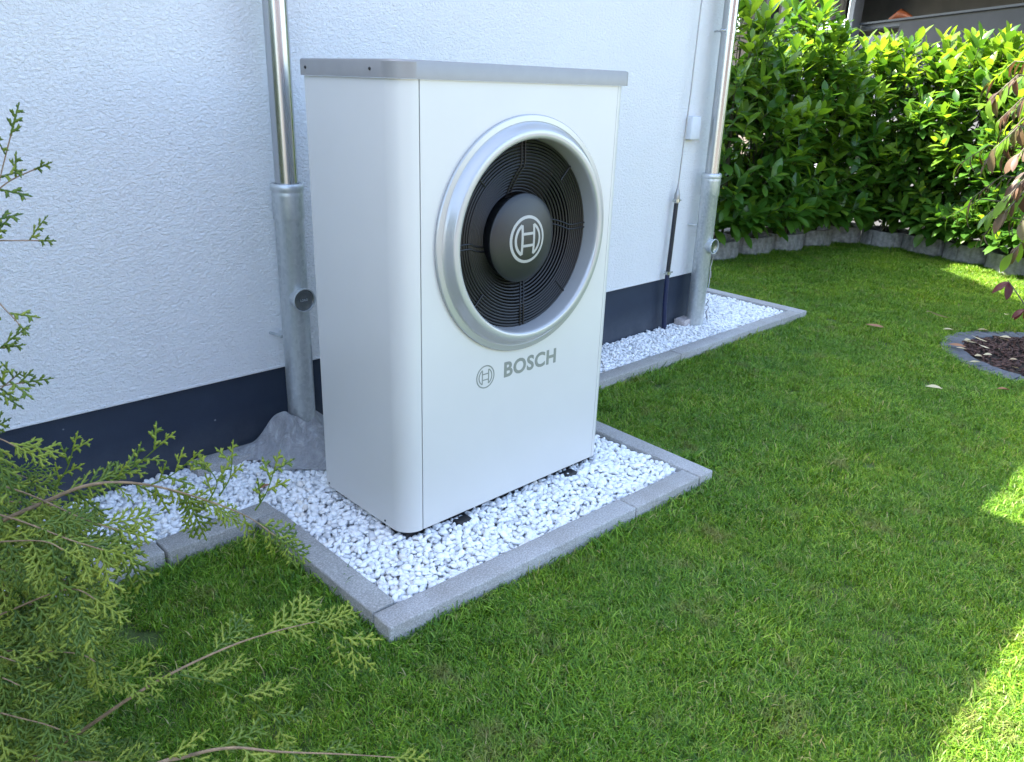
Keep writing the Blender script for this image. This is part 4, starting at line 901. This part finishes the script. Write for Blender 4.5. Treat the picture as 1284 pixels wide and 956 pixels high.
def scatter(dens, lo, hi2, x0, x1, y0, y1, smin, smax):
    n = int(dens * (x1 - x0) * (y1 - y0))
    for _ in range(n):
        x, y = gr_.uniform(x0, x1), gr_.uniform(y0, y1); q = Vector((x, y, 0)) - CAM; d = q.dot(FWD)
        if d < .5 or not (lo <= d < hi2): continue
        u = 642 + FPX * q.dot(RIGHT) / d; v = 478 + FPX * q.dot(DOWN) / d; mg = 420 if d < 3 else 300
        if not (-mg < u < 1284 + mg and v < 956 + mg): continue
        if not lawn_ok(x, y): continue
        pts.append((x, y, 0.0)); rots.append((gr_.gauss(0, .10), gr_.gauss(0, .10), gr_.uniform(0, 6.283))); s = gr_.uniform(smin, smax) * (1 + .45 * mnoise.noise(Vector((x * 2.6, y * 2.6, 0))))
        scs.append(s)
scatter(1500, 0, 2.7, -.6, 4.2, -1.4, 3, .75, 1.12); scatter(1080, 2.7, 4.6, .4, 7, -2.2, 3, .85, 1.2); scatter(680, 4.6, 10, 2.5, 9, -3, 5, 1.0, 1.35)
# longer uncut blades along the kerb stones
def fringe(a, b, n):
    for _ in range(n):
        t = gr_.random(); x = a[0] + (b[0] - a[0]) * t + gr_.gauss(0, .008); y = a[1] + (b[1] - a[1]) * t + gr_.gauss(0, .008)
        pts.append((x, y, 0)); rots.append((gr_.gauss(0, .15), gr_.gauss(0, .15), gr_.uniform(0, 6.28))); scs.append(gr_.uniform(.9, 1.45) if gr_.random() < .85 else gr_.uniform(1.5, 2.0))
fringe((.96, 1.41), (2.49, 1.36), 90); fringe((.965, 1.44), (.965, 2.14), 45); fringe((2.5, 1.4), (2.52, 2.26), 40); fringe((2.52, 2.265), (5.0, 2.265), 130); fringe((5.02, 2.27), (5.03, 3.8), 60); fringe((-.5, 2.14), (.96, 2.145), 60)
pmx = bpy.data.meshes.new('grass'); pmx.from_pydata(pts, [], []); pmx.update()
a1 = pmx.attributes.new('rot', 'FLOAT_VECTOR', 'POINT'); a1.data.foreach_set('vector', np.array(rots, np.float32).ravel())
a2 = pmx.attributes.new('size', 'FLOAT', 'POINT'); a2.data.foreach_set('value', np.array(scs, np.float32))
pmx.materials.append(M['grass'])
go = obj('grass', pmx); tag(go, kind='stuff')
ng = bpy.data.node_groups.new('grass_scatter', 'GeometryNodeTree')
ng.interface.new_socket('Geometry', in_out='INPUT', socket_type='NodeSocketGeometry'); ng.interface.new_socket('Geometry', in_out='OUTPUT', socket_type='NodeSocketGeometry')
N = ng.nodes; gi, gx = N.new('NodeGroupInput'), N.new('NodeGroupOutput'); ci = N.new('GeometryNodeCollectionInfo'); ci.inputs[0].default_value = tc; ci.inputs[1].default_value = True; ci.inputs[2].default_value = True
ip = N.new('GeometryNodeInstanceOnPoints'); ip.inputs['Pick Instance'].default_value = True
ar = N.new('GeometryNodeInputNamedAttribute'); ar.data_type = 'FLOAT_VECTOR'; ar.inputs[0].default_value = 'rot'; az = N.new('GeometryNodeInputNamedAttribute'); az.data_type = 'FLOAT'; az.inputs[0].default_value = 'size'
er = N.new('FunctionNodeEulerToRotation')
ri = N.new('FunctionNodeRandomValue'); ri.data_type = 'INT'; ri.inputs[4].default_value = 0; ri.inputs[5].default_value = 5
lk = ng.links.new; lk(gi.outputs[0], ip.inputs['Points']); lk(ci.outputs[0], ip.inputs['Instance']); lk(ar.outputs[0], er.inputs[0]); lk(er.outputs[0], ip.inputs['Rotation']); lk(az.outputs[0], ip.inputs['Scale']); lk(ri.outputs[2], ip.inputs['Instance Index']); lk(ip.outputs[0], gx.inputs[0])
md = go.modifiers.new('scatter', 'NODES'); md.node_group = ng
